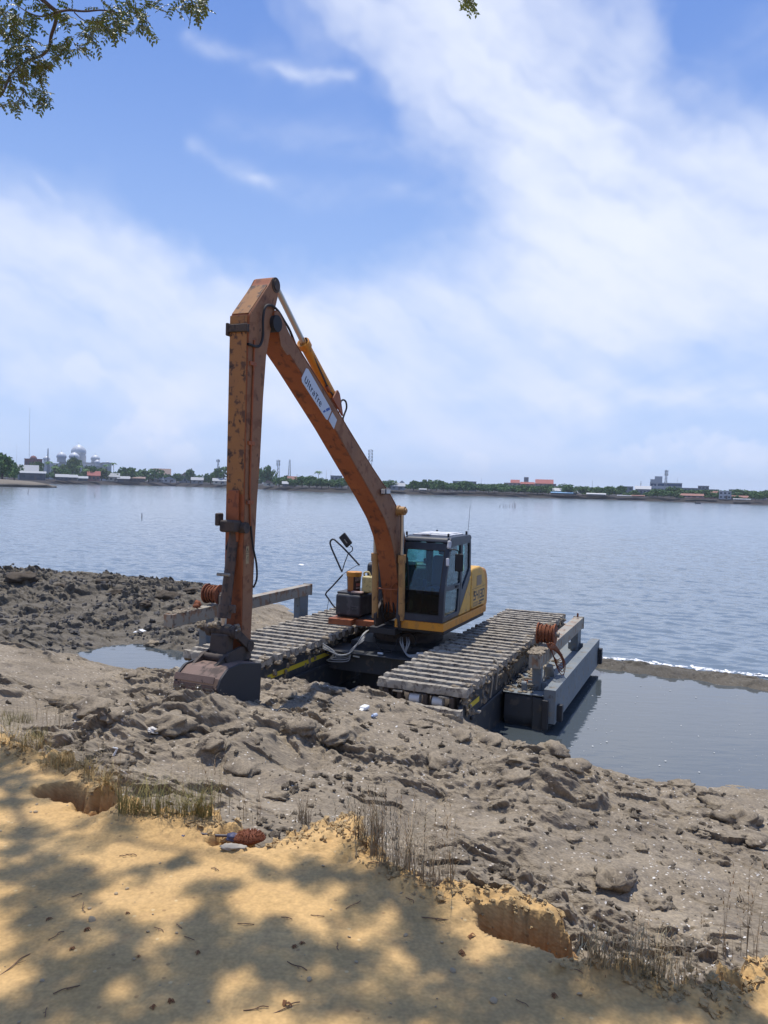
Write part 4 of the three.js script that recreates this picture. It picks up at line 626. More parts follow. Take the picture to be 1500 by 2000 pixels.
// outrigger float and winch frames
{
  const t = new THREE.Group(); t.name = 'outrigger_float'; EX.add(t);
  part('hull', [side(roundPoly([[1.78, 0.62], [1.8, 0.2], [1.6, -0.12], [1.2, -0.3], [-3.0, -0.3], [-3.3, 0.1], [-3.3, 0.62]], 0.08), 2.52, 3.2, 0.012)], M.hull, t);
  part('deck_plate', [boxA(2.5, 3.2, 0.622, 0.634, -3.25, 1.8, 0)], M.steel, t);
  part('outer_wall', [boxA(3.21, 3.41, 0.2, 0.775, -3.2, 1.86, 0.008), boxA(3.02, 3.2, 0.636, 0.655, 1.55, 1.84, 0.004)], M.steel, t);
  each('fender_post', [boxA(3.412, 3.50, 0.22, 0.5, 1.6, 1.72), boxA(3.412, 3.50, 0.25, 0.6, -3.1, -2.95), boxA(3.2, 3.3, 0.1, 0.6, 1.87, 1.93)], M.black, t);
  part('front_panel', [boxA(3.02, 3.19, 0.05, 0.6, 1.8, 1.84)], M.hull, t);
  part('lug', side([[1.66, 0.636], [1.66, 0.72], ...circle(1.62, 0.76, 0.05, 8, 0, Math.PI), [1.57, 0.636]], 2.78, 2.86, 0.004).rotateY(0), M.steel, t);
  part('bollard', rod(V(2.98, 0.64, 0.3), V(2.98, 0.84, 0.35), 0.1, 0.08, 16), M.shoe, t);
  cakedMud([...Array(90)].map((_, i) => lumpGeo(rr(0.02, 0.06), 1.2, 0.5, 1.2, i + 1200, 1, 0.5).translate(2.5 + 0.5 * rnd() ** 2, 0.645, rr(-1, 1.75))), t);
}
function winchFrame(s, x, y, z0, z1, posts, drumZ) {
  const t = new THREE.Group(); t.name = 'winch_frame'; EX.add(t);
  part('beam', [boxA(x - 0.1, x + 0.1, y, y + 0.24, z1, z0, 0.01)], M.frame, t);
  part('end_cap', [boxA(x - 0.115, x + 0.115, y - 0.012, y + 0.255, z1 - 0.03, z1 + 0.015, 0.004), boxA(x - 0.112, x + 0.112, y - 0.01, y + 0.25, z0 - 0.5, z0 - 0.47, 0.004)], M.frame, t);
  for (const [z, w, y0] of posts) part('post', [boxA(x - 0.08, x + 0.08, y0, y - 0.002, z - w / 2, z + w / 2, 0.008), boxA(x - 0.16, x - 0.081, y0, y0 + 0.14, z - 0.02, z + 0.02, 0.004), boxA(x + 0.081, x + 0.16, y0, y0 + 0.14, z - 0.02, z + 0.02, 0.004)], M.steel, t);
  const dy = y + 0.245 + 0.2, ax = [x - 0.15, x + 0.15];
  const d = new THREE.Group(); d.name = 'cable_drum'; t.add(d);
  const mesh = (n, g, m) => part(n, g, m, t);
  each('drum_flange', ax.map((a) => rod(V(a - 0.012, dy, drumZ), V(a + 0.012, dy, drumZ), 0.195, 0.195, 28)), M.rust, t);
  mesh('drum_core', rod(V(ax[0], dy, drumZ), V(ax[1], dy, drumZ), 0.11, 0.11, 20), M.rust);
  t.remove(d);
  const coils = []; for (let i = 0; i < 13; i++) { const g = new THREE.TorusGeometry(0.135 + 0.025 * ((i * 7) % 3) / 2, 0.012, 6, 30); g.rotateY(Math.PI / 2).rotateZ(rr(-0.06, 0.06)).translate(ax[0] + 0.02 + i * 0.0215, dy, drumZ); coils.push(g); }
  coils.push(new THREE.TorusGeometry(0.17, 0.012, 6, 30).rotateY(Math.PI / 2 + 0.5).translate(x, dy, drumZ));
  mesh('wire_rope', coils, M.rust);
  mesh('drum_stand', [boxA(ax[s > 0 ? 0 : 1] - 0.02, ax[s > 0 ? 0 : 1] + 0.02, y + 0.242, dy, drumZ - 0.08, drumZ + 0.08).translate(s > 0 ? -0.04 : 0.04, 0, 0), rod(V(ax[0] - 0.08, dy, drumZ), V(ax[1] + 0.08, dy, drumZ), 0.05)], M.frame);
  return t;
}
{
  const t = winchFrame(1, 3.0, 1.06, 1.7, -2.75, [[1.42, 0.12, 0.64], [-2.45, 0.4, 0.64]], 0.75);
  each('loose_rope', [...Array(7)].map((_, i) => tube([V(3.05, 1.36, 0.95), V(3.1 + 0.02 * i, 1.3 + 0.02 * i, 1.0 + 0.03 * i), V(3.2 + 0.03 * i, 1.22 - 0.03 * i, 0.8 + 0.02 * i), V(3.26 + 0.012 * i, 1.1 - 0.05 * i, 0.55 + 0.05 * i), V(3.2, 1.05 - 0.02 * i, 0.75), V(3.1, 1.26, 0.9 - 0.02 * i)], 0.008, 30, 5)), M.rust, t);
  each('bolt', [V(3, 1.32, -2.6), V(3.0, 1.32, 0.3)].map((p) => rod(p, p.clone().add(V(0, 0.09, 0)), 0.02)), M.rust, t);
  cakedMud([...Array(40)].map((_, i) => lumpGeo(rr(0.025, 0.06), 1.2, 0.6, 1.2, i + 1500, 1, 0.5).translate(rr(2.9, 3.1), 1.31, rr(1.05, 1.68))), t);
  const u = winchFrame(-1, -3.2, 1.46, 3.65, -1.45, [[2.5, 0.26, 0.3], [-1.15, 0.4, 0.3]], 2.3);
  each('rope_clamp', [lumpGeo(0.07, 1, 1, 1, 9, 2, 0.3).translate(-3.24, 1.76, 2.75), lumpGeo(0.05, 1.2, 1, 1, 12, 2, 0.3).translate(-3.16, 1.75, 2.9)], M.rust, u);
  cakedMud([...Array(40)].map((_, i) => lumpGeo(rr(0.02, 0.05), 1.3, 0.6, 1.3, i + 1600, 1, 0.5).translate(rr(-3.3, -3.1), 1.705, rr(2.9, 3.62))), u);
}
// things standing on the machine
{
  const w = (p) => p.clone().applyAxisAngle(V(0, 1, 0), TURN).add(EXP);
  const b = base('plastic_bucket', 'orange plastic bucket with dark printed label standing on the black tool box', 'bucket', w(V(-0.86, 1.99, 0.86)), TURN);
  const cv = document.createElement('canvas'); cv.width = 512; cv.height = 128; const k = cv.getContext('2d'); k.fillStyle = '#a0642c'; k.fillRect(0, 0, 512, 128);
  for (const o of [0, 256]) { k.fillStyle = '#2b1714'; k.fillRect(o + 30, 10, 170, 108); k.fillStyle = '#9a8b88'; k.font = 'bold 38px sans-serif'; k.fillText('IMPER', o + 52, 52); k.fillStyle = '#8d5650'; k.fillRect(o + 66, 68, 100, 22); k.fillStyle = '#a99'; k.fillRect(o + 66, 98, 60, 8); }
  const ct = new THREE.CanvasTexture(cv); ct.colorSpace = THREE.SRGBColorSpace; ct.wrapS = THREE.RepeatWrapping;
  part('pail', new THREE.CylinderGeometry(0.145, 0.125, 0.36, 32, 1, true).translate(0, 0.18, 0), std(0xffffff, 0.5, { map: ct, side: THREE.DoubleSide }), b, null, true);
  part('lid', [rod(V(0, 0.35, 0), V(0, 0.385, 0), 0.16, 0.155, 32), rod(V(0, 0.3, 0), V(0, 0.35, 0), 0.152, 0.152, 32)], M.amber, b);
  part('bottom_rim', rod(V(0, 0, 0), V(0, 0.03, 0), 0.129, 0.131, 32), M.orange, b);
  const j = base('jerry_can', 'pale yellow plastic jerry can beside the bucket behind the boom cylinder', 'jerry can', w(V(-0.55, 1.96, 0.78)), TURN + 0.1);
  const jc = std(0xffffff, 0.55, { map: paintTex([206, 190, 132], [194, 176, 118], [150, 132, 92], 0.5, 256, 0.6) });
  part('body', [new RoundedBoxGeometry(0.27, 0.32, 0.19, 4, 0.03).translate(0, 0.18, 0), box(0.012, 0.24, 0.012, 0.01, 0.18, 0.096, 0.004), box(0.1, 0.05, 0.012, 0.06, 0.08, 0.096, 0.004)], jc, j);
  part('handle', [tube([V(-0.11, 0.33, 0), V(-0.12, 0.4, 0), V(-0.03, 0.42, 0), V(0.02, 0.34, 0)], 0.018, 20)], jc, j);
  part('cap', rod(V(0.09, 0.34, 0), V(0.09, 0.38, 0), 0.03), M.amber, j);
  const g = base('folded_rag', 'folded pale pinkish rag lying on the tool box lid in front of the jerry can', 'rag', w(V(-0.70, 1.995, 1.02)), TURN);
  part('cloth', new RoundedBoxGeometry(0.24, 0.035, 0.12, 3, 0.016), std([0.42, 0.3, 0.25], 0.9, { bumpMap: grit, bumpScale: 0.004 }), g);
  const r = base('wire_coil', 'tangled coil of muddy wire rope lying on the front of the outrigger deck', 'wire coil', w(V(2.85, 0.66, 1.3)), TURN);
  const loops = []; for (let i = 0; i < 7; i++) { const pts = []; for (let a = 0; a <= 14; a++) { const q = a / 14 * Math.PI * 2, rad = 0.17 + 0.03 * noise2(a * 0.9 + i * 5, i) + 0.02 * (i % 3); pts.push(V(rad * Math.cos(q) * 1.05 + 0.02 * noise2(i, 3), 0.01 + 0.012 * i + 0.02 * Math.abs(noise2(a * 0.7, i * 3)), rad * Math.sin(q) * 1.1)); } loops.push(tube(pts, 0.009, 60, 5)); }
  loops.push(tube([V(0.2, 0.02, 0.1), V(0.24, 0.2, 0.0), V(0.22, 0.26, -0.1), V(0.22, 0.06, -0.2)], 0.011, 30, 5));
  part('strand', loops, M.shoe, r);
  const rc = []; for (let i = 0; i < 4; i++) rc.push(tube([...Array(12)].map((_, a) => V(0.1 * Math.cos(a * 0.55 + i), 0.03 + 0.015 * i, 0.1 * Math.sin(a * 0.55 + i * 2))), 0.01, 40, 5)); part('rusty_chain', rc, M.rust, r);
}
// ---------------------------------------------------------------- the far shore
const SHORE = [[-500, 941], [-100, 943], [90, 945], [340, 948], [620, 961], [900, 968], [1200, 976], [1480, 985.5], [2000, 1000]];
const shoreY = (px) => { for (let i = 0; i + 1 < SHORE.length; i++) if (px <= SHORE[i + 1][0]) return mix(SHORE[i][1], SHORE[i + 1][1], (px - SHORE[i][0]) / (SHORE[i + 1][0] - SHORE[i][0])); return 1000; };
const shoreD = (px) => (0 - CAM_H) / ray(px, shoreY(px)).y;
const LAND = 2.4;
const yAt = (px, py, d) => CAM_H + ray(px, py).y * d;
M.leafFar = std(0xffffff, 0.9, { side: THREE.DoubleSide, map: tex(128, 1, (u, v) => c3([62, 92, 44], [92, 122, 60], clamp(0.5 + fbm(u * 6, v * 6, 3, 6)))) });
M.leafFar2 = std(0xffffff, 0.9, { side: THREE.DoubleSide, map: tex(128, 1, (u, v) => c3([92, 112, 62], [118, 132, 80], clamp(0.5 + fbm(u * 6, v * 6, 3, 6)))) });
M.bark = std([0.12, 0.09, 0.07], 0.9); M.shore = std([0.115, 0.105, 0.1], 0.95, { map: mudTex });
{
  const us = range(-500, 2000, 260), vs = [0, 1, 2, 3, 4, 5, 6];
  const off = [-6, 2, 8, 16, 30, 200, 2200], hh = [-0.6, 0.45, 1.1, 1.9, LAND, LAND + 0.1, LAND + 0.2];
  const g = sheet(us, vs, (px, k) => { const d = shoreD(px) * (1 + 0.006 * noise2(px * 0.02, 3)) + off[k], r = ray(px, 950); return [r.x * d, hh[k] + (k > 0 && k < 5 ? 0.35 * noise2(px * 0.15, k * 1.7) : 0), r.z * d]; });
  structMesh('far_shore', g, M.shore, 'low muddy shore on the far side of the lake');
  const mound = lumpGeo(1, 1, 1, 1, 44, 4, 0.18), c = at(-60, 948, 300); mound.scale(34, 2.6, 9).translate(c.x, 0.1, c.z); boxUV(mound);
  structMesh('mud_point', mound, std([0.2, 0.17, 0.13], 0.95, { bumpMap: mudBump, bumpScale: 0.3 }), 'low brown earth point reaching into the lake at the photo edge');
}
function crownGeo(sd, clumps, per, size, fl) {
  seed = 1000 + sd * 77; const pos = [], cl = [];
  for (let i = 0; i < clumps; i++) { const a = rr(0, 6.283), r = Math.sqrt(rnd()) * 0.72, y = rr(-0.3, 0.42) * (1 - r * 0.5) * fl; cl.push([Math.cos(a) * r, y, Math.sin(a) * r, rr(0.22, 0.4)]); }
  for (const [cx, cy, cz, cr] of cl) for (let k = 0; k < per; k++) {
    const d = V(rr(-1, 1), rr(-1, 1), rr(-1, 1)).normalize().multiplyScalar(cr * rr(0.6, 1.05)); d.y *= 0.75;
    const n = V(rr(-1, 1), rr(-0.2, 1), rr(-1, 1)).normalize(), t = V(rr(-1, 1), rr(-1, 1), rr(-1, 1)).cross(n).normalize(), b = n.clone().cross(t), s = size * rr(0.6, 1.3), c = V(cx, cy, cz).add(d);
    const q = [c.clone().addScaledVector(t, s), c.clone().addScaledVector(b, s * 0.6), c.clone().addScaledVector(t, -s), c.clone().addScaledVector(b, -s * 0.6)];
    for (const j of [0, 1, 2, 0, 2, 3]) pos.push(q[j].x, q[j].y, q[j].z);
  }
  const g = new THREE.BufferGeometry(); g.setAttribute('position', new THREE.Float32BufferAttribute(pos, 3)); g.computeVertexNormals(); return boxUV(g);
}
const CROWNS = [0, 1, 2, 3, 4].map((i) => crownGeo(i, 15, 60, 0.1, 1)), FLATS = [5, 6].map((i) => crownGeo(i, 16, 60, 0.09, 0.5));
function farTree(px, pyTop, wpx, label, { back = 14, geo = CROWNS, mat = M.leafFar, group, name = 'broadleaf_tree', low = 0.1 } = {}) {
  const d = shoreD(px) + back, r = ray(px, 950), t = base(name, label, 'tree', V(r.x * d, LAND - 0.3, r.z * d), rr(0, 6), group);
  const h = yAt(px, pyTop, d) - LAND + 0.3, w = wpx / FPX * d / 2, ch = h * (1 - low);
  const tr = new THREE.Mesh(new THREE.CylinderGeometry(0.03 * h, 0.05 * h, h * 0.6, 7).translate(0, h * 0.3, 0), M.bark); tr.name = 'trunk'; t.add(tr);
  const cr = new THREE.Mesh(geo[Math.floor(rnd() * geo.length)], mat); cr.name = 'crown'; cr.scale.set(w * 1.35, ch / 1.05, w * 1.35); cr.position.y = h - ch * 0.5; t.add(cr); return t;
}
seed = 777;
const ROWG = 'broad green trees in a row along the far shore', ROWL = 'broad dark green tree in the row along the far lake shore';
farTree(4, 890, 58, 'big dark green tree above the brown earth point at the photo edge', { back: -100, low: 0.05 });
farTree(28, 905, 26, 'smaller dark tree next to the white roofed house near the photo edge', { back: -60, low: 0.05 });
for (const [px, top, w] of [[247, 912, 38], [290, 915, 44], [345, 926, 24], [372, 918, 22], [411, 924, 20], [437, 913, 34], [545, 932, 26], [590, 931, 30], [604, 930, 26], [628, 934, 26], [655, 938, 28], [680, 934, 30], [704, 940, 24], [762, 938, 26], [808, 940, 26], [832, 936, 24], [852, 938, 28], [880, 942, 30], [905, 940, 30], [930, 944, 28], [955, 946, 30], [975, 948, 26], [1000, 950, 30], [1024, 948, 26], [1050, 948, 32], [1072, 952, 26], [1108, 946, 36], [1138, 950, 30], [1165, 952, 34], [1190, 951, 36], [1285, 956, 34], [1275, 962, 26], [1310, 960, 30], [1240, 958, 20], [1492, 962, 30], [1330, 970, 16], [1358, 974, 12], [262, 922, 26], [318, 924, 30], [395, 928, 22], [420, 922, 26], [560, 934, 24], [575, 937, 22], [618, 936, 24], [642, 936, 24], [668, 936, 26], [694, 938, 24], [745, 941, 22], [842, 944, 24], [866, 946, 26], [892, 948, 24], [916, 947, 26], [944, 950, 24], [966, 950, 28], [988, 955, 26], [1012, 955, 26], [1036, 957, 28], [1060, 955, 26], [1092, 958, 18], [1150, 962, 22], [1178, 958, 26], [1224, 962, 18], [1262, 965, 16], [1296, 962, 24], [1322, 966, 18], [1476, 964, 22], [1440, 968, 16], [1402, 966, 16], [1384, 968, 12], [225, 922, 22], [128, 915, 22], [182, 912, 20]]) farTree(px, top, w, ROWL, { group: ROWG, back: rr(4, 24) });
farTree(521, 909, 34, 'tall pale green tree just behind the upright stick of the excavator', { back: 40, low: 0.1 });
farTree(141, 896, 30, 'tall light green tree in front of the mosque domes', { back: 60, mat: M.leafFar2, low: 0.15 });
farTree(115, 906, 26, 'lower light green tree on the seaward side of the mosque beside the palms', { back: 50, mat: M.leafFar2 });
farTree(68, 901, 24, 'olive green bush behind the white roofed shore house', { back: 50, mat: M.leafFar2 });
farTree(198, 915, 30, 'light green bush between the red roofed hut and the mosque', { back: 30, mat: M.leafFar2 });
farTree(172, 912, 26, 'pale green bush under the mosque terraces', { back: 60, mat: M.leafFar2 });
{ // a wood behind, one mass
  seed = 4242; const gs = []; for (let i = 0; i < 190; i++) { const px = -300 + i * 11 + rr(-6, 6), d = shoreD(px) + rr(30, 150), r = ray(px, 950), h = rr(5.5, 10.5) * (0.75 + 0.4 * noise2(px * 0.01, 2)); gs.push(CROWNS[i % 5].clone().scale(rr(4, 8), h * 0.75, rr(4, 8)).translate(r.x * d, LAND + h * 0.4, r.z * d)); }
  const o = new THREE.Mesh(mergeGeometries(gs), M.leafFar); o.name = 'distant_woodland'; scene.add(o); tag(o, 'low mass of green trees and bushes behind the far shore houses', null, null, 'stuff');
}
function palm(px, pyTop, label, back = 20) {
  const d = shoreD(px) + back, r = ray(px, 950), t = base('palm_tree', label, 'palm tree', V(r.x * d, LAND, r.z * d)), h = yAt(px, pyTop, d) - LAND - 1;
  part('trunk', tube([V(0, 0, 0), V(0.2, h * 0.5, 0), V(0, h, 0)], 0.16, 10, 6), M.bark, t);
  const fr = []; for (let i = 0; i < 16; i++) { const a = i * 2.4, up = rr(0.3, 1.3); const g = new THREE.PlaneGeometry(3.4, 0.75, 8, 2), p = g.attributes.position; for (let k = 0; k < p.count; k++) { const x = (p.getX(k) + 1.7), w = p.getY(k) * Math.sin(Math.PI * clamp(x / 3.4, 0.08, 0.97)); p.setXYZ(k, x * 0.9, up * x * 0.5 - 0.24 * x * x - Math.abs(w) * 0.5, w); } g.rotateY(a).translate(0, h, 0); g.computeVertexNormals(); fr.push(g); }
  each('frond', fr, M.leafFar, t); return t;
}
palm(95, 899, 'tall coconut palm in front of the small mosque dome'); palm(106, 909, 'short coconut palm beside the taller palm near the mosque', 6); palm(155, 908, 'coconut palm under the main mosque dome'); palm(167, 914, 'small leaning palm beside the red roofed hut', 8); palm(207, 905, 'coconut palm at the end of the mosque terrace'); palm(221, 902, 'tallest coconut palm between the mosque and the row of trees', 30); palm(621, 918, 'lone palm rising above the far trees behind the boom', 60);

const wallMat = (r, g, b) => std([r, g, b], 0.85);
const W = { white: wallMat(0.46, 0.46, 0.46), cream: wallMat(0.5, 0.45, 0.36), grey: wallMat(0.24, 0.25, 0.26), pink: wallMat(0.42, 0.31, 0.27), dark: wallMat(0.09, 0.09, 0.1), wood: wallMat(0.14, 0.11, 0.09), red: wallMat(0.29, 0.09, 0.075), redDull: wallMat(0.27, 0.13, 0.1), tin: wallMat(0.34, 0.35, 0.36), blueTin: wallMat(0.2, 0.36, 0.52), rustTin: wallMat(0.24, 0.17, 0.14), pane: std([0.05, 0.065, 0.08], 0.2), brick: wallMat(0.2, 0.09, 0.08) };
function house(px0, px1, pyTop, label, { wall = W.grey, roof = W.tin, back = 12, storeys = 1, eave = 0.55, cols = 3, gable = false, flat = false, deep = 7, cat = 'house', name = 'shore_house', over = 0.5, turn = 0 } = {}) {
  const pm = (px0 + px1) / 2, d = shoreD(pm) + back, r = ray(pm, 950), w = (px1 - px0) / FPX * d, h = yAt(pm, pyTop, d) - LAND, he = flat ? h : h * eave + 0.2;
  const t = base(name, label, cat, V(r.x * d, LAND - 0.2, r.z * d), Math.atan2(-r.x, -r.z) + turn);
  part('wall', boxA(-w / 2, w / 2, 0, he, -deep, 0, 0), wall, t);
  if (flat) part('roof', [boxA(-w / 2 - 0.15, w / 2 + 0.15, he, he + 0.25, -deep - 0.1, 0.15, 0)], roof, t);
  else if (gable) part('roof', front([[-w / 2 - over, he - 0.05], [w / 2 + over, he - 0.05], [0, h + 0.2]], -deep - over, over, 0), roof, t);
  else part('roof', side([[over, he - 0.1], [-deep / 2, h + 0.2], [-deep - over, he - 0.1], [-deep - over, he - 0.3], [-deep / 2, h - 0.05], [over, he - 0.3]], -w / 2 - over, w / 2 + over, 0), roof, t);
  const fh = he / storeys;
  for (let s = 0; s < storeys; s++) for (let i = 0; i < cols; i++) { const x = -w / 2 + w * (i + 0.5) / cols, ww = Math.min(1.6, w / cols * 0.55), wh = fh * 0.42, y = s * fh + fh * 0.55; const f = part('window', [boxA(x - ww / 2, x + ww / 2, y - wh / 2, y + wh / 2, 0.0, 0.06, 0)], W.dark, t); part('pane', boxA(x - ww / 2 + 0.08, x + ww / 2 - 0.08, y - wh / 2 + 0.08, y + wh / 2 - 0.08, 0.061, 0.075, 0), W.pane, f); }
  if (storeys === 1 || cols > 2) part('door', boxA(-0.5 + w * 0.12, 0.5 + w * 0.12, 0.2, Math.min(2, he - 0.2), 0.0, 0.04, 0), W.wood, t);
  return t;
}
{ // trees and hedge along the road behind the camera, seen only as dark reflections in the cab glass
  seed = 99; const gs = []; for (let i = 0; i < 26; i++) gs.push(CROWNS[i % 5].clone().scale(rr(2.4, 4), rr(3, 5), rr(2.4, 4)).translate(-34 + i * 2.8, rr(4, 5.2), rr(15, 19)));
  const o = new THREE.Mesh(mergeGeometries(gs), M.leafFar); o.name = 'roadside_trees'; scene.add(o); tag(o, 'row of dense green roadside trees behind the sand bank', null, null, 'stuff');
}
seed = 888;
house(36, 72, 908, 'white tin roofed shore house beside the dark tree near the earth point', { wall: W.grey, roof: W.tin, back: -30, deep: 9 });
house(40, 86, 920, 'long low shed with a grey sheet roof in front of the white roofed house', { wall: W.dark, roof: W.tin, back: -45, deep: 4, eave: 0.8 });
house(70, 88, 926, 'small pale walled hut at the end of the low shed', { wall: W.grey, back: -46, flat: true, cols: 1 });
house(110, 132, 926, 'grey tin roofed hut under the light green tree', { wall: W.dark, back: 2 });
house(133, 150, 927, 'low white roofed hut between the tree and the palm', { wall: W.wood, back: 0, cols: 2 });
house(153, 170, 930, 'dark stilt hut with white boards under the small palm', { wall: W.dark, back: -4, cols: 2 });
house(172, 194, 920, 'small hut with a bright red tiled roof near the palms', { wall: W.redDull, roof: W.red, back: 4, deep: 8 });
house(212, 232, 924, 'pale roofed hut between two palms and the first broad tree', { wall: W.cream, roof: W.tin, back: 14, cols: 2 });
house(230, 252, 930, 'low grey hut below the first broad tree', { wall: W.dark, roof: W.tin, back: 0, cols: 2 });
house(252, 282, 931, 'row of dark lean-to huts below the second broad tree', { wall: W.dark, roof: W.rustTin, back: 0, eave: 0.7, cols: 4 });
house(292, 318, 931, 'light roofed hut at the foot of the widest broad tree', { wall: W.grey, roof: W.tin, back: 0, cols: 2 });
house(300, 332, 915, 'house with a wide brown hipped roof behind the broad trees', { wall: W.grey, roof: W.rustTin, back: 60, deep: 12 });
house(318, 342, 931, 'small white gabled hut under the brown roofed house', { wall: W.white, roof: W.tin, back: 2, gable: true, cols: 2 });
house(350, 372, 922, 'grey gabled house behind the thin trees', { wall: W.grey, roof: W.rustTin, back: 40, gable: true });
house(374, 396, 932, 'pale tin shed at the water edge beside a thin tree', { wall: W.grey, roof: W.tin, back: 0, cols: 2 });
house(416, 442, 934, 'cream boathouse just before the excavator stick', { wall: W.cream, roof: W.tin, back: 0, cols: 2 });
house(515, 533, 938, 'pale gabled shed just beyond the excavator stick', { wall: W.cream, roof: W.rustTin, back: 4, gable: true, cols: 1 });
house(552, 562, 940, 'tiny white roofed hut between stick and boom', { wall: W.dark, roof: W.tin, back: 2, cols: 1 });
house(562, 578, 930, 'brown roofed house half hidden by trees between stick and boom', { wall: W.wood, roof: W.redDull, back: 40, cols: 2 });
house(645, 668, 929, 'flat dark building rising behind the trees under the boom', { wall: W.grey, roof: W.dark, flat: true, back: 90, storeys: 2 });
house(763, 790, 943, 'grey gabled boathouse next to the boom knee', { wall: W.grey, roof: W.tin, back: 4, gable: false, cols: 2 });
house(778, 792, 938, 'white house with a spired roof behind the grey boathouse', { wall: W.white, roof: W.white, back: 70, gable: true, cols: 1 });
house(820, 832, 954, 'tiny white roofed hut in the trees beyond the cab', { wall: W.dark, back: 2, cols: 1 });
house(870, 886, 958, 'small brown roofed hut in the trees beyond the cab antenna', { wall: W.wood, roof: W.cream, back: 2, cols: 1 });
house(884, 930, 940, 'long flat grey office building behind the trees', { wall: W.grey, roof: W.grey, flat: true, back: 120, storeys: 3, cols: 6 });
{ // the hotel with red roofs
  const h = house(985, 1085, 944, 'large pink hotel with bright red roofs above the trees', { wall: W.pink, roof: W.pink, flat: true, back: 150, storeys: 4, cols: 12, deep: 20, cat: 'hotel', name: 'hotel_building' });
  const s = (1085 - 985) / FPX * (shoreD(1035) + 150) / 100, top = yAt(1035, 944, shoreD(1035) + 150) - LAND;
  part('red_roof', side([[0.8, top + 0.25], [-6, top + 3.6], [-13, top + 0.25]], 10 * s, 45 * s, 0), W.red, h); part('red_roof', side([[0.4, top + 0.25], [-5, top + 2.8], [-10, top + 0.25]], -38 * s, -20 * s, 0), W.red, h); part('low_roof', side([[1.5, top - 0.4], [-2, top + 1.2], [-5, top - 0.4]], -19 * s, 9 * s, 0), W.red, h);
  part('stair_tower', boxA(-12 * s, -3 * s, top, top + 5, -9, -3, 0), W.grey, h); part('wing', boxA(40 * s, 66 * s, 0, top - 1.5, -8, -0.5, 0), W.grey, h);
  for (let i = 0; i < 10; i++) part('balcony', boxA((-46 + i * 9) * s, (-39.5 + i * 9) * s, top * 0.62, top * 0.74, 0.1, 1.0, 0), W.pink, h);
}
house(1080, 1096, 953, 'tall pale blue shed with a white roof at the waterside', { wall: W.blueTin, roof: W.white, back: 6, cols: 2 });
house(1078, 1118, 961, 'long waterside shed with a blue sheet roof', { wall: W.dark, roof: W.blueTin, back: 0, cols: 4, eave: 0.7 });
house(1104, 1128, 958, 'grey tin roofed shed next to the blue roofed one', { wall: W.dark, roof: W.tin, back: 8, cols: 2 });
house(1128, 1146, 966, 'low dark shed between two waterside trees', { wall: W.dark, roof: W.rustTin, back: 0, cols: 2 });
house(1148, 1182, 963, 'open white tin shed before the round green trees', { wall: W.dark, roof: W.white, back: 0, cols: 4 });
house(1158, 1178, 949, 'white tented roof showing above the round green trees', { wall: W.grey, roof: W.white, gable: true, back: 80, cols: 2 });
house(1208, 1236, 950, 'two storey grey house with a white porch roof', { wall: W.grey, roof: W.dark, flat: true, back: 50, storeys: 2 });
house(1208, 1232, 967, 'low white roofed landing shed below the grey house', { wall: W.wood, roof: W.white, back: 0, cols: 3 });
house(1236, 1258, 967, 'brown hut with a rust red roof beside the landing shed', { wall: W.wood, roof: W.redDull, back: 2, cols: 2 });
house(1242, 1270, 949, 'warehouse with a long white roof left of the white office', { wall: W.grey, roof: W.white, back: 90, cols: 4, eave: 0.7 });
{ // the white and blue office with a stepped tower
  const h = house(1271, 1330, 943, 'white office block with blue window bands and a stepped roof tower', { wall: W.white, roof: W.white, flat: true, back: 170, storeys: 3, cols: 9, deep: 16, cat: 'office', name: 'office_building' });
  const s = (1330 - 1271) / FPX * (shoreD(1300) + 170) / 59, top = yAt(1300, 943, shoreD(1300) + 170) - LAND;
  each('roof_tower', [boxA(-29 * s, -7 * s, top, top + 2.8, -8, 0.3, 0), boxA(-21 * s, -7 * s, top + 2.8, top + 5.2, -7, 0.2, 0)], W.white, h);
  each('window_band', [boxA(-28 * s, -18 * s, top * 0.86, top * 0.94, 0.17, 0.25, 0), boxA(-14 * s, 29 * s, top * 0.8, top * 0.95, 0.17, 0.25, 0), boxA(10 * s, 29 * s, top * 0.4, top * 0.6, 0.17, 0.25, 0)], std([0.05, 0.09, 0.16], 0.3), h);
}
house(1322, 1364, 953, 'long grey flat roofed store behind the red tiled houses', { wall: W.grey, roof: W.grey, flat: true, back: 120, storeys: 2, cols: 6 });
house(1364, 1384, 949, 'dark stepped building top on the skyline past the office', { wall: W.grey, roof: W.dark, flat: true, back: 130, storeys: 3 });
house(1384, 1404, 956, 'low dark skyline building beside the stepped one', { wall: W.grey, roof: W.dark, flat: true, back: 120, storeys: 2 });
house(1322, 1372, 964, 'wide house with a dull red tiled roof at the far shore', { wall: W.grey, roof: W.redDull, back: 26, cols: 5 });
house(1342, 1378, 972, 'dark open boat shelter below the wide red roof', { wall: W.dark, roof: W.redDull, back: 4, cols: 3, eave: 0.8 });
house(1376, 1400, 959, 'tall pink house with a red tiled hip roof', { wall: W.pink, roof: W.redDull, back: 40, storeys: 2 });
house(1380, 1398, 972, 'small pink waterside house with a gable', { wall: W.pink, roof: W.redDull, gable: true, back: 4, cols: 1 });
house(1406, 1428, 959, 'white two storey villa with dark windows by the shore', { wall: W.white, roof: W.white, flat: true, back: 14, storeys: 2, cols: 3 });
house(1425, 1446, 956, 'pale skyline block behind the white villa', { wall: W.grey, roof: W.white, flat: true, back: 120, storeys: 2 });
house(1428, 1466, 968, 'brick red tiled house past the white villa', { wall: W.pink, roof: W.redDull, back: 20, cols: 4 });
house(1436, 1464, 974, 'open shed with a bright white roof at the far shore', { wall: W.dark, roof: W.white, back: 0, cols: 3 });
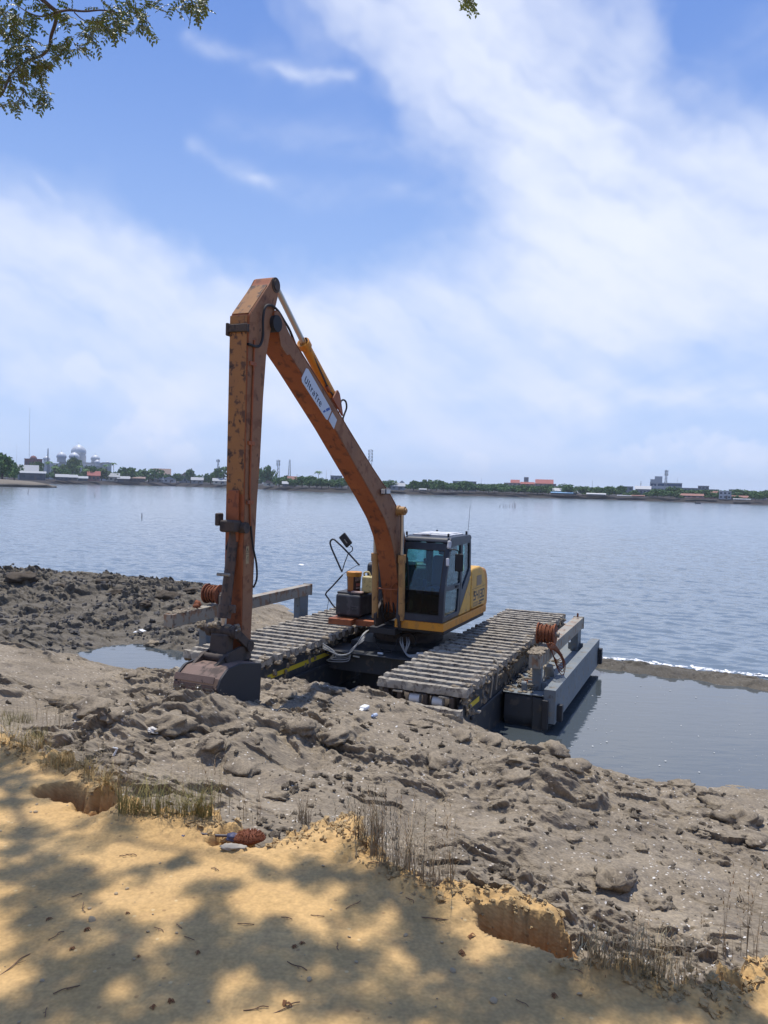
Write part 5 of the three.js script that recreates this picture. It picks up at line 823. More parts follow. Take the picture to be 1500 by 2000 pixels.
house(1446, 1468, 959, 'grey skyline block with a flat roof behind the white shed', { wall: W.grey, roof: W.grey, flat: true, back: 110, storeys: 2 });
house(1466, 1496, 961, 'last grey flat roofed building at the photo edge', { wall: W.grey, roof: W.dark, flat: true, back: 90, storeys: 2, cols: 4 });
// the mosque
{
  const d = 620, o = at(152, 925, d), t = base('mosque', 'large grey white mosque with many onion domes beyond the palms', 'mosque', V(o.x, LAND, o.z), Math.atan2(-o.x, -o.z));
  const s = d / FPX, X = (px) => (px - 152) * s, Y = (py, px = 152) => yAt(px, py, d) - LAND;
  const mw = std([0.5, 0.5, 0.49], 0.6), tile = std(0xffffff, 0.5, { map: tex(256, 6, (u, v) => { const a = Math.abs(((u * 8 + v * 8) % 1) - 0.5), b = Math.abs((((u * 8 - v * 8) % 1) + 1) % 1 - 0.5); return Math.min(a, b) < 0.09 ? [222, 224, 226] : [168, 174, 182]; }) });
  each('terrace', [boxA(X(112), X(205), 0, Y(911), -26, 0, 0), boxA(X(118), X(196), Y(911), Y(903), -24, -3, 0), boxA(X(90), X(118), 0, Y(906), -20, -2, 0), boxA(X(197), X(214), 0, Y(902), -18, -2, 0)], mw, t);
  each('cornice', [boxA(X(111), X(206), Y(911), Y(910.4), -26.5, 0.5, 0), boxA(X(117), X(197), Y(903), Y(902.4), -24.5, -2.5, 0), boxA(X(196), X(215), Y(902), Y(901.2), -18.5, -1.5, 0)], W.white, t);
  for (let i = 0; i < 14; i++) part('arched_window', boxA(X(116 + i * 6.2), X(119.4 + i * 6.2), Y(919), Y(913), 0, 0.3, 0), W.dark, t);
  const dome = (px, top, bot, w, z, name = 'dome') => {
    const r = w * s / 2, h = Y(top) - Y(bot), prof = [[0.78, -0.35], [0.8, 0], [0.93, 0.1], [1, 0.26], [0.97, 0.42], [0.86, 0.58], [0.68, 0.72], [0.46, 0.84], [0.22, 0.93], [0.06, 0.985], [0, 1]].map(([a, b]) => new THREE.Vector2(a * r, b * h));
    const g = new THREE.LatheGeometry(prof, 40).translate(X(px), Y(bot), z); const m = part(name, g, tile, t); part('finial', rod(V(X(px), Y(top) - 0.2, z), V(X(px), Y(top) + h * 0.16, z), 0.18, 0.05, 8), W.tin, m);
    part('drum', rod(V(X(px), Y(bot) - h * 0.5, z), V(X(px), Y(bot) - h * 0.02, z), r * 0.86, r * 0.86, 32), mw, m); };
  dome(153, 866, 888, 29, -14); dome(122, 883, 897, 19, -4); dome(145, 883, 896, 20, -4); dome(184, 886, 898, 18, -8); dome(187.5, 896, 905, 12, -3); dome(95, 892, 901, 13, -8); dome(207, 898, 902, 7, -10);
  part('main_drum', [rod(V(X(153), Y(903), -14), V(X(153), Y(888), -14), 14 * s, 14 * s, 40)], mw, t);
}
{
  const d = 650, o = at(65, 925, d), t = base('brick_hall', 'dark red hall with a round domed gable beyond the white roofed house', 'hall', V(o.x, LAND, o.z), Math.atan2(-o.x, -o.z)), s = d / FPX, Y = (py) => yAt(65, py, d) - LAND;
  part('wall', boxA(-16 * s, 16 * s, 0, Y(896), -14, 0, 0), W.brick, t); part('dome', new THREE.SphereGeometry(6.5 * s, 24, 12, 0, 6.3, 0, 1.6).translate(0, Y(896), -6), W.brick, t); part('cornice', boxA(-16.6 * s, 16.6 * s, Y(897), Y(896), -14.4, 0.4, 0), W.redDull, t);
  for (let i = 0; i < 6; i++) part('window', boxA((-13 + i * 5) * s, (-10.4 + i * 5) * s, Y(908), Y(902), 0, 0.1, 0), W.dark, t);
}
// masts and towers
function mast(px, top, label, { d = 560, w = 1.2, solid = false, dishes = 0 } = {}) {
  const o = at(px, 940, d), t = base(solid ? 'radio_mast' : 'lattice_tower', label, solid ? 'mast' : 'tower', V(o.x, LAND, o.z)), h = yAt(px, top, d) - LAND, q = [], m = std([0.3, 0.31, 0.33], 0.6);
  if (solid) part('pole', rod(V(0, 0, 0), V(0, h, 0), w * 0.22, w * 0.08, 8), m, t);
  else { for (const [a, b] of [[-1, -1], [1, -1], [1, 1], [-1, 1]]) q.push(rod(V(a * w, 0, b * w), V(a * w * 0.35, h, b * w * 0.35), 0.16, 0.1, 5)); part('leg', q, m, t).userData.kind = 'stuff';
    const b = []; const n = Math.max(6, Math.round(h / 2.6)); for (let i = 0; i < n; i++) { const y0 = h * i / n, y1 = h * (i + 1) / n, w0 = mix(w, w * 0.35, i / n), w1 = mix(w, w * 0.35, (i + 1) / n); for (const z of [-1, 1]) { b.push(rod(V(-w0, y0, z * w0), V(w1, y1, z * w1), 0.08, 0.08, 4), rod(V(-w1, y1, z * w1), V(w1, y1, z * w1), 0.07, 0.07, 4)); } b.push(rod(V(-w0, y0, -w0), V(-w1, y1, w1), 0.08, 0.08, 4), rod(V(w0, y0, -w0), V(w1, y1, w1), 0.08, 0.08, 4)); } part('bracing', b, m, t).userData.kind = 'stuff';
    for (let i = 0; i < dishes; i++) part('antenna_panel', box(0.6, 1.8, 0.4, (i % 2 ? 1 : -1) * (w * 0.5 + 0.5), h - 1.2 - Math.floor(i / 2) * 2.2, 0.6, 0.05), W.white, t); }
}
mast(56.5, 796, 'very tall thin guyed mast above the dark red hall', { w: 0.9, solid: true, d: 700 }); mast(32, 868, 'short faint mast above the white roofed house', { w: 0.5, solid: true, d: 700 }); mast(93, 876, 'thin lattice mast above the smallest mosque dome', { w: 0.5 }); mast(425.5, 897, 'lattice tower rising beside the broad tree before the stick', { w: 0.9, dishes: 2 });
mast(543, 898, 'lattice tower with antennas between stick and boom', { w: 1.1, dishes: 4 }); mast(565, 898, 'thin tapering lattice tower without antennas between stick and boom', { w: 1.1 }); mast(637, 918, 'dark thin pole above the trees under the boom', { w: 0.8, solid: true }); mast(646, 919, 'second dark pole next to the flat dark building', { w: 0.6, solid: true }); mast(580, 926, 'stubby water tank pole in the trees between stick and boom', { w: 1.6, solid: true });
mast(722.5, 878, 'large telephone tower crowded with antenna panels beside the boom', { w: 1.7, dishes: 8 }); mast(940, 934, 'short pole on the long office roof', { w: 0.7, solid: true, d: 600 }); mast(1157, 938, 'signal pole above the round green trees', { w: 0.9, solid: true, d: 600 }); mast(1300.5, 918, 'lattice tower with a dish on the white office', { w: 1.1, dishes: 4, d: 590 }); mast(1323, 933, 'thin rod on the far end of the white office roof', { w: 0.5, solid: true, d: 600 }); mast(1252, 940, 'small minaret like turret behind the warehouse', { w: 2.4, solid: true, d: 620 });
{ // street lamp on the near point
  const o = at(12, 940, 330), t = base('street_lamp', 'street lamp with a bent arm before the dark tree', 'lamp', V(o.x, 1.5, o.z)), h = yAt(12, 888, 330) - 1.5; part('pole', tube([V(0, 0, 0), V(0, h * 0.9, 0), V(-0.5, h, 0), V(-2.2, h + 0.4, 0)], 0.09, 20, 6), W.tin, t); part('lamp_head', box(0.7, 0.15, 0.3, -2.4, h + 0.4, 0, 0.04), W.tin, t);
}
// each tree of the row is named by what it stands beside
{
  const F = [[36, 'white roofed shore house'], [88, 'small pale walled hut'], [121, 'grey tin roofed hut'], [141, 'tall light green tree'], [161, 'dark stilt hut'], [183, 'bright red roofed hut'], [222, 'tallest coconut palm'], [241, 'low grey hut'], [267, 'dark lean-to huts'], [305, 'light roofed hut'], [330, 'white gabled hut'], [361, 'grey gabled house'], [385, 'pale tin shed'], [425, 'first lattice tower'], [440, 'cream boathouse'], [521, 'tall pale tree by the stick'], [543, 'antenna tower'], [557, 'tiny hut between stick and boom'], [565, 'thin tapering tower'], [580, 'water tank pole'], [600, 'gap left of the lone palm'], [621, 'lone palm'], [637, 'dark thin pole'], [656, 'flat dark building'], [690, 'boom underside'], [722, 'telephone tower'], [776, 'grey gabled boathouse'], [826, 'tiny hut beyond the cab'], [850, 'wood beyond the cab'], [878, 'brown roofed hut beyond the antenna'], [907, 'long office building'], [921, 'moored boat by the office'], [940, 'office roof pole'], [960, 'space between office and hotel'], [990, 'hotel west end'], [1012, 'hotel red roof'], [1035, 'hotel stair tower'], [1060, 'hotel main red roof'], [1085, 'pale blue shed'], [1116, 'grey tin shed'], [1137, 'low dark shed'], [1157, 'signal pole'], [1172, 'white tented roof'], [1195, 'two storey grey house'], [1222, 'landing shed'], [1247, 'rust red roofed hut'], [1262, 'white roofed warehouse'], [1282, 'white office tower'], [1300, 'office lattice tower'], [1325, 'end of the white office'], [1345, 'dull red roofed house'], [1365, 'second moored boat'], [1390, 'pink waterside house'], [1405, 'white villa'], [1445, 'bright white roofed shed'], [1485, 'last grey building']];
  const seen = {};
  for (const o of scene.children) if (o.userData.group === ROWG) {
    const px = project(V(o.position.x, LAND, o.position.z))[0]; let b = F[0]; for (const f of F) if (Math.abs(f[0] - px) < Math.abs(b[0] - px)) b = f;
    const rel = px < b[0] - 2.5 ? 'just left of' : px > b[0] + 2.5 ? 'just right of' : 'right at'; const key = rel + b[1], n = seen[key] = (seen[key] || 0) + 1;
    o.userData.label = (n === 1 ? 'broad green far shore tree ' : n === 2 ? 'overlapping second green far shore tree ' : 'overlapping third green far shore tree ') + rel + ' the ' + b[1]; delete o.userData.group;
  }
}
// stakes and boats in the lake
function stake(px, py, hpx, label, group, lean = 0) { const p = onY(px, py, 0), d = -p.z, t = new THREE.Mesh(rod(V(0, -0.5, 0), V(lean, hpx / FPX * d, 0), 0.05, 0.035, 7).translate(0, 0, 0), M.bark); boxUV(t.geometry); t.name = numbered('stake'); t.position.copy(p); scene.add(t); return tag(t, label, 'stake', group); }
stake(277, 1013, 11, 'lone short stake in the open lake below the broad trees'); stake(53, 965, 13, 'leaning stake in the lake near the earth point', null, 0.5); stake(185, 970, 7, 'thin stake in the lake under the palms'); stake(41, 959, 4, 'tiny stake nearest the earth point');
for (const [x, h] of [[976, 5], [982, 5], [986, 6], [990, 5], [996, 6], [1001, 7], [1005, 12], [1007, 9]]) stake(x, 991 + (x - 976) * 0.02, h, 'thin dark stake of the small fish trap in the open lake', 'stakes of the fish trap', rr(-0.2, 0.2));
for (const [x, y, h] of [[845, 978, 4], [985, 974, 5], [996, 975, 4], [1240, 992, 5], [1330, 985, 4], [1262, 983, 4], [1110, 982, 3]]) stake(x, y, h, 'short stake standing far out in the lake', 'scattered far stakes');
function boat(px, py, w, label) { const p = onY(px, py, 0), d = -p.z, L = w / FPX * d, t = base('small_boat', label, 'boat', p, 0.1); const s = [[-L / 2, 0.75], [-L / 2 * 0.8, 0.1], [-L / 2 * 0.6, -0.1], [L / 2 * 0.7, -0.1], [L / 2 * 0.9, 0.2], [L / 2, 0.8], [L / 2 * 0.8, 0.6], [-L / 2 * 0.8, 0.55]]; part('hull', front(s, -0.6, 0.6, 0.05), W.dark, t); part('canopy', [boxA(-L * 0.25, L * 0.25, 1.2, 1.28, -0.6, 0.6, 0), ...[-1, 1].map((q) => boxA(q * L * 0.22 - 0.04, q * L * 0.22 + 0.04, 0.5, 1.2, -0.05, 0.05, 0))], W.dark, t); }
boat(921, 968, 10, 'small dark boat moored before the long office building'); boat(1363, 984, 12, 'small dark boat moored below the red roofed boat shelter');
// ---------------------------------------------------------------- clods, crumbs, shells, litter
seed = 31337;
M.wetClod = std([0.36, 0.34, 0.33], 0.95, { map: mudTex, bumpMap: mudBump, bumpScale: 0.03 });
function clod(px, py, rpx, label, { flat = 0.55, long = 1.3, sd = Math.round(px * 7 + py), amp = 0.42, sink = 0.42 } = {}) {
  const p = hit(px, py, groundH), r = rpx / FPX * -p.z, g = mergeVertices(lumpGeo(r, long, flat, 1, sd % 97, 4, amp)), q = g.attributes.position;
  const s = 1 / r; for (let i = 0; i < q.count; i++) { const x = q.getX(i), y = q.getY(i), z = q.getZ(i), k = 1 + 0.16 * (0.4 - Math.abs(noise2(x * s * 2.2 + sd, z * s * 2.2 + y * s * 1.6)) * 1.6) + 0.10 * (0.3 - Math.abs(noise2(x * s * 5 + sd, z * s * 5 - y * s * 3))) + 0.06 * noise2(x * s * 9 + sd, y * s * 9 + z * s * 5); q.setXYZ(i, x * k, Math.max(y * k, -0.6 * r), z * k); }
  g.computeVertexNormals(); boxUV(g);
  const m = new THREE.Mesh(g, py < 1240 ? M.wetClod : M.clod); m.name = numbered('mud_clod'); m.position.copy(p).y += r * flat * (1 - 2 * sink); m.rotation.y = rr(0, 6); scene.add(m); return tag(m, label, 'mud clod');
}
const CL = [
  [1410, 1580, 30, 'upper of two big brown mud clods side by side near the pool'], [1440, 1604, 38, 'lower of two big brown mud clods side by side near the pool'], [1330, 1536, 20, 'single flat clod close to the pool edge'], [1005, 1528, 32, 'squarish upright mud clod below the outrigger'], [1022, 1492, 24, 'rounded clod right behind the squarish one'], [1016, 1458, 13, 'small upright block of mud at the outrigger waterline'],
  [655, 1443, 28, 'loaf shaped mud clod in front of the pit'], [590, 1424, 28, 'broad flat clod with a dark underside below the bucket'], [862, 1494, 30, 'low dark edged clod on the slope before the near track'], [190, 1388, 36, 'big split mud clod with a shadowed face left of the bucket'], [232, 1400, 24, 'clod leaning on the big split one'], [330, 1420, 40, 'wide rounded mud hump before the bucket'], [130, 1372, 24, 'clod sitting on the bank above the grassy corner'], [255, 1322, 14, 'small lump on the bank crest beside the left pool'],
  [1475, 1648, 18, 'clod at the photo edge below the two big ones'], [1372, 1632, 14, 'small pointed clod left of the photo edge clod'], [1200, 1715, 36, 'wide slab of mud half way down the slope'], [1283, 1770, 22, 'dark clod with an overhanging face near the sand edge'], [1120, 1640, 13, 'dark crumbly lump in the middle of the slope'], [1255, 1660, 12, 'small dark clod right of the slope middle'], [1300, 1690, 14, 'flat little clod above the slab of mud'], [1175, 1835, 12, 'dark lump just beyond the gully in the sand'], [1290, 1845, 14, 'small lump beside the dry stalks past the gully'],
  [300, 1262, 0.1 + 14, 'low lump at the far edge of the left pool'], [560, 1362, 20, 'raised tongue of mud beside the bucket'], [625, 1368, 20, 'jagged clod on the crest before the pit'], [500, 1300, 0.1 + 10, 'small clod against the far track'], [820, 1420, 20, 'lump of mud pushed up before the near track'], [900, 1440, 22, 'lump of mud against the corner of the near track'], [960, 1452, 26, 'rough clod at the shadowed corner under the outrigger'], [1080, 1470, 26, 'rounded clod on the rim of the pool'], [1120, 1500, 24, 'clod lying just above the pool rim'], [240, 1490, 22, 'dark clod above the dry grass tuft'], [470, 1505, 30, 'dark overhanging clod in the hollow before the grass'], [540, 1560, 20, 'crumbly lump near the dry stalks'], [420, 1455, 26, 'rounded clod between hump and hollow'],
  [40, 1136, 20, 'dark clod near the photo edge on the distant spit'], [125, 1148, 15, 'flat dark clod further along the distant spit'], [235, 1160, 14, 'dark clod in the middle of the distant spit'], [330, 1168, 18, 'tall dark clod on the heaped end of the spit'], [377, 1158, 15, 'pointed clod topping the heaped end of the spit'], [285, 1185, 11, 'dark clod on the near face of the heap'], [350, 1190, 11, 'clod at the foot of the heap beside the winch'], [200, 1137, 10, 'small clod on the spit skyline'],
];
for (const [x, y, r, l] of CL) clod(x, y, r, l);
function scatter(name, n, geos, mat, pick, size, label, sinkK = 0.3, tilt = 0.6) {
  const per = Math.ceil(n / geos.length);
  const g0 = geos; g0.forEach((g, gi) => {
    const im = new THREE.InstancedMesh(g, mat, per), m = new THREE.Matrix4(), q = new THREE.Quaternion(), e = new THREE.Euler(); let k = 0, guard = 0;
    while (k < per && guard++ < per * 30) { const p = pick(); if (!p) continue; const s = size(p); e.set(rr(-tilt, tilt), rr(0, 6.28), rr(-tilt, tilt)); q.setFromEuler(e); m.compose(V(p.x, p.y + s * (0.5 - sinkK), p.z), q, V(s * rr(0.8, 1.3), s * rr(0.7, 1.1), s * rr(0.8, 1.3))); im.setMatrixAt(k++, m); }
    im.count = k; im.name = numbered(name); scene.add(im); tag(im, label, null, null, 'stuff');
  });
}
const crumbs = [0, 1, 2].map((i) => boxUV(lumpGeo(0.6, 1.2, 0.8, 1, 60 + i * 9, 1, 0.8)));
const inMud = (p, lo = 0.12) => p.y > lo && edgeDist(p.x, p.z) < -0.05;
scatter('mud_crumbs', 2800, crumbs, M.clod, () => { const a = rr(-0.6, 0.56), r = Math.exp(rr(Math.log(3.6), Math.log(13.5))), x = r * Math.sin(a), z = -r * Math.cos(a); if (noise2(x * 0.9, z * 0.9) + 0.6 * noise2(x * 2.7, z * 2.7) < rr(-0.5, 0.7)) return null; const p = V(x, mudH(x, z), z); return inMud(p) ? p : null; }, () => 0.008 + 0.05 * rnd() ** 4, 'small crumbs of dried mud strewn over the bank');
scatter('spit_crumbs', 2600, crumbs, std([0.1, 0.092, 0.084], 0.95, { map: null, bumpMap: mudBump, bumpScale: 0.02 }), () => { const x = rr(-17, -4), z = rr(-29, -17), y = mudH(x, z); if (y < 0.1 || noise2(x * 0.7, z * 0.7) < rr(-0.6, 0.5)) return null; return V(x, y, z); }, () => 0.025 + 0.09 * rnd() ** 3, 'dark crumbs of fresh dredged mud on the distant spit');
const flake = new THREE.CircleGeometry(0.5, 6).rotateX(-Math.PI / 2); { const p = flake.attributes.position; for (let i = 1; i < p.count; i++) p.setXYZ(i, p.getX(i) * rr(0.6, 1.1), 0.12, p.getZ(i) * rr(0.6, 1.1)); flake.computeVertexNormals(); }
scatter('shell_fragments', 3600, [flake], std([0.62, 0.59, 0.54], 0.6, { side: THREE.DoubleSide }), () => { const a = rr(-0.55, 0.55), r = Math.exp(rr(Math.log(3.6), Math.log(12))), x = r * Math.sin(a), z = -r * Math.cos(a); if (a < rr(-0.9, 0.25) || noise2(x * 0.6 + 5, z * 0.6) < rr(-0.5, 0.5)) return null; const p = V(x, mudH(x, z) + 0.004, z); return inMud(p) ? p : null; }, () => 0.006 + 0.02 * rnd() ** 3, 'small white shell fragments strewn over the mud', 0.4, 0.9);
scatter('pebbles', 320, [boxUV(lumpGeo(0.5, 1.1, 0.75, 1, 91, 2, 0.25))], std([0.38, 0.29, 0.18], 0.9), () => { const x = rr(-3.4, 2.4), z = rr(-5.6, -1.7); return edgeDist(x, z) > 0.05 ? V(x, sandH(x, z), z) : null; }, () => 0.004 + 0.016 * rnd() ** 4, 'small pebbles and crumbs lying on the sand');
scatter('sand_crumbs', 2600, crumbs, std([0.36, 0.25, 0.12], 0.95), () => { const i = Math.floor(rr(2, EDGE.length - 3)), t = rnd(), x = mix(EDGE[i][0], EDGE[i + 1][0], t) + rr(-0.2, 0.2), z = mix(EDGE[i][1], EDGE[i + 1][1], t) + rr(-0.2, 0.2), e = edgeDist(x, z); return e > -0.25 && e < 0.14 ? V(x, sandH(x, z), z) : null; }, () => 0.005 + 0.018 * rnd() ** 3, 'crumbs of sandy earth along the broken edge of the bank');
scatter('pool_debris', 130, [flake], std([0.5, 0.5, 0.48], 0.7, { side: THREE.DoubleSide }), () => { const p = onY(rr(1090, 1520), rr(1330, 1520), 0.068); return mudH(p.x, p.z) < 0.03 ? p : null; }, () => 0.008 + 0.03 * rnd() ** 3, 'pale flecks floating on the still pool', 0.5, 0.1);
scatter('foam', 260, [boxUV(lumpGeo(0.5, 1.6, 0.35, 1, 33, 1, 0.3))], std([0.75, 0.75, 0.75], 0.6), () => { const t = rnd(); if (noise2(t * 14, 7) < rr(-0.7, 0.3)) return null; const p = onY(mix(1172, 1530, t), mix(1283, 1324, t) + rr(-2, 2) + 3 * noise2(t * 9, 2), 0.03); return p; }, () => 0.02 + 0.09 * rnd() ** 2, 'white foam of small waves breaking on the low spit', 0.5, 0.2);
// litter
function litter(name, px, py, label, cat, build, fn = groundH) { const p = hit(px, py, fn), t = base(name, label, cat, p, rr(0, 6)); build(t, -p.z / FPX); }
const foamMat = std([0.72, 0.72, 0.7], 0.7);
litter('foam_box', 712, 1386, 'white foam food box lying in the pit before the near track', 'food box', (t, k) => { part('tray', new RoundedBoxGeometry(20 * k, 8 * k, 14 * k, 3, 3 * k).translate(0, 4 * k, 0), foamMat, t); part('lid', new RoundedBoxGeometry(13 * k, 3 * k, 10 * k, 3, 1.4 * k).rotateZ(0.3).translate(-15 * k, 2 * k, 0), foamMat, t); });
litter('plastic_bottle', 731, 1402, 'clear crushed plastic bottle beside the white foam box', 'bottle', (t, k) => { part('body', rod(V(-6 * k, 4 * k, 0), V(5 * k, 4 * k, 0), 4 * k, 4 * k, 14), std([0.5, 0.55, 0.62], 0.25), t); part('neck', rod(V(5 * k, 4 * k, 0), V(9 * k, 4 * k, 0), 2.5 * k, 1.5 * k, 10), std([0.3, 0.4, 0.6], 0.4), t); });
litter('plastic_bag', 297, 1432, 'crumpled white plastic bag in the mud before the bucket', 'plastic bag', (t, k) => { part('film', [lumpGeo(11 * k, 1.5, 0.5, 1, 4, 3, 0.8).translate(0, 3 * k, 0), lumpGeo(6 * k, 1.4, 0.6, 1, 8, 3, 0.9).translate(-9 * k, 6 * k, 0)], std([0.55, 0.52, 0.47], 0.6), t); });
litter('white_bone', 222, 1478, 'pale forked stick stuck in the mud above the grass', 'stick', (t, k) => { part('shaft', [rod(V(0, 0, 0), V(6 * k, 14 * k, 3 * k), 2.2 * k, 1.6 * k, 8), rod(V(6 * k, 13 * k, 3 * k), V(-4 * k, 18 * k, 3 * k), 2 * k, 1.4 * k, 8)], foamMat, t); });
litter('paper_scrap', 275, 1232, 'white scraps of paper on the wet mud behind the left pool', 'paper', (t, k) => { part('sheet', [0, 1, 2, 3].map((i) => box(14 * k, 0.8 * k, 8 * k, i * 14 * k - 20 * k, 1.2 * k, (i % 2) * 7 * k, 0.2 * k, [rr(-0.2, 0.2), rr(0, 3), rr(-0.2, 0.2)])), foamMat, t); });
litter('floating_scrap', 862 * 0 + 588, 1104, 'white scrap floating on the lake past the winch frame', 'scrap', (t, k) => { part('film', lumpGeo(5 * k, 1.5, 0.5, 1, 4, 2, 0.6), foamMat, t); }, () => 0);
{ // the heap of rubbish on the sand edge
  const p = hit(487, 1650, groundH), k = -p.z / FPX;
  const a = base('bristly_husk', 'reddish brown bristly husk at the sand edge beside the blue strip', 'husk', p.clone().add(V(0, 8 * k, 0)), 0.15);
  part('shell', lumpGeo(21 * k, 1.45, 0.55, 1, 17, 4, 0.12), std([0.13, 0.034, 0.01], 0.85, { bumpMap: grit, bumpScale: 0.01 }), a);
  const br = []; for (let i = 0; i < 260; i++) { const d = V(rr(-1, 1), rr(-0.2, 1), rr(-1, 1)).normalize(), q = V(d.x * 30 * k, d.y * 16 * k, d.z * 20 * k); br.push(new THREE.ConeGeometry(0.9 * k, 5 * k, 4).applyQuaternion(new THREE.Quaternion().setFromUnitVectors(V(0, 1, 0), d)).translate(q.x, q.y, q.z)); }
  part('bristle', br, std([0.2, 0.06, 0.018], 0.8), a).userData.kind = 'stuff';
  const pl = base('foam_board', 'pale pink foam board behind the bristly husk', 'board', hit(488, 1634, groundH).add(V(0, 3 * k, 0)), 0.1); part('sheet', box(60 * k, 16 * k, 4 * k, 0, 6 * k, 0, 1.2 * k, [-0.5, 0, 0.12]), std([0.6, 0.48, 0.42], 0.7), pl);
  const bl = base('plastic_strip', 'dark blue plastic strip lying along the sand edge hollow', 'plastic strip', hit(440, 1642, groundH).add(V(0, 4 * k, 0)), 0);
  part('strip', [tube([V(-85 * k, 2 * k, 6 * k), V(-60 * k, 8 * k, 0), V(-25 * k, 7 * k, 2 * k), V(5 * k, 6 * k, 0), V(25 * k, 9 * k, 3 * k)], 3 * k, 30, 6).scale(1, 1, 1)], std([0.06, 0.05, 0.06], 0.5), bl); part('wrapper', [lumpGeo(13 * k, 1.5, 0.7, 0.8, 31, 3, 0.5).translate(24 * k, 6 * k, 6 * k), lumpGeo(7 * k, 0.8, 1.0, 0.8, 35, 3, 0.5).translate(-82 * k, 2 * k, 8 * k)], std([0.05, 0.055, 0.11], 0.45), bl);
  const gp = base('crumpled_paper', 'crumpled grey paper lying in front of the blue strip', 'paper', hit(455, 1658, groundH).add(V(0, 2 * k, 0)), 0); part('sheet', lumpGeo(14 * k, 1.6, 0.4, 0.7, 22, 3, 0.6), std([0.34, 0.3, 0.24], 0.8), gp);
  const cap = base('bottle_cap', 'small blue bottle cap on the eroded sand beside the first hollow', 'bottle cap', hit(172, 1503, groundH), 0); part('disc', rod(V(0, 0, 0), V(0, 4 * k, 0), 5 * k, 5 * k, 16), std([0.02, 0.04, 0.3], 0.5), cap);
}
// fallen twigs and dead leaves on the sand
const twigMat = std([0.17, 0.1, 0.06], 0.9), deadMat = std([0.2, 0.085, 0.03], 0.85, { side: THREE.DoubleSide });
[[30, 1885, 75, -0.75], [110, 1830, 34, -0.6], [165, 1775, 40, 0.7], [150, 1750, 20, -0.4], [255, 1672, 26, 0.1], [310, 1818, 30, 0.4], [240, 1674, 14, 0], [370, 1835, 26, 0.3], [350, 1812, 22, 0.5], [480, 1806, 34, 0.05], [560, 1795, 24, 0.2], [620, 1790, 28, 0.1], [850, 1797, 90, 0.1], [800, 1760, 26, 0.6], [580, 1890, 50, 0.35], [500, 1972, 50, -0.15], [560, 1970, 60, -0.4], [130, 1935, 50, -0.35], [1020, 1960, 30, 0.5], [690, 1770, 40, -0.5], [420, 1700, 20, 0.3], [1130, 1900, 0.1 + 20, 0.5], [660, 1850, 26, 0.9], [725, 1690, 30, -0.1], [90, 1980, 30, 0.8]].forEach(([x, y, L, a], i) => {
  const p = hit(x, y, sandH), k = -p.z / FPX, t = new THREE.Mesh(boxUV(join([tube([V(-L * k / 2, 0, 0), V(-L * k * 0.1, 1.5 * k, rr(-3, 3) * k), V(L * k * 0.25, 2 * k, rr(-4, 4) * k), V(L * k / 2, 0.5 * k, 0)], (L > 45 ? 1.1 : 0.8) * k, 14, 5), rod(V(0, 1 * k, 0), V(L * k * 0.2, 3 * k, L * k * 0.16), 0.8 * k, 0.4 * k, 5)])), twigMat);
  t.name = numbered('twig'); t.position.copy(p).y += 1.2 * k; t.rotation.y = -a * 1.6; scene.add(t); tag(t, 'thin dry brown twig fallen on the dappled sand', 'twig', 'twigs fallen on the sand');
});
[[172, 1820, 14], [95, 1798, 10], [385, 1862, 12], [270, 1870, 8], [300, 1968, 12], [335, 1958, 14], [575, 1850, 12], [905, 1865, 16], [920, 1830, 14], [560, 1962, 18], [140, 1855, 10], [590, 1845, 10], [1080, 1948, 14], [250, 1785, 9]].forEach(([x, y, L]) => {
  const p = hit(x, y, sandH), k = -p.z / FPX, gs = []; for (let j = 0; j < 4; j++) { const g = new THREE.PlaneGeometry(L * k, L * k * 0.4, 4, 2), q = g.attributes.position; for (let i = 0; i < q.count; i++) { const u = q.getX(i) / (L * k); q.setXYZ(i, q.getX(i), L * k * (0.22 * Math.cos(u * 5) + 0.2 * Math.abs(q.getY(i)) / (L * k)), q.getY(i) * Math.cos(u * 2.9)); } gs.push(g.rotateY(j * 1.5 + rr(-0.3, 0.3)).translate(rr(-0.3, 0.3) * L * k, rr(0, 0.1) * L * k, rr(-0.3, 0.3) * L * k)); }
  const t = new THREE.Mesh(join(gs), deadMat); t.geometry.computeVertexNormals(); t.name = numbered('dead_leaf_cluster'); t.position.copy(p).y += 1; t.position.y -= 1; t.position.y += 0.002; scene.add(t); tag(t, 'curled rust brown cluster of dead leaves on the sand', 'dead leaves', 'dead leaf clusters on the sand');
});
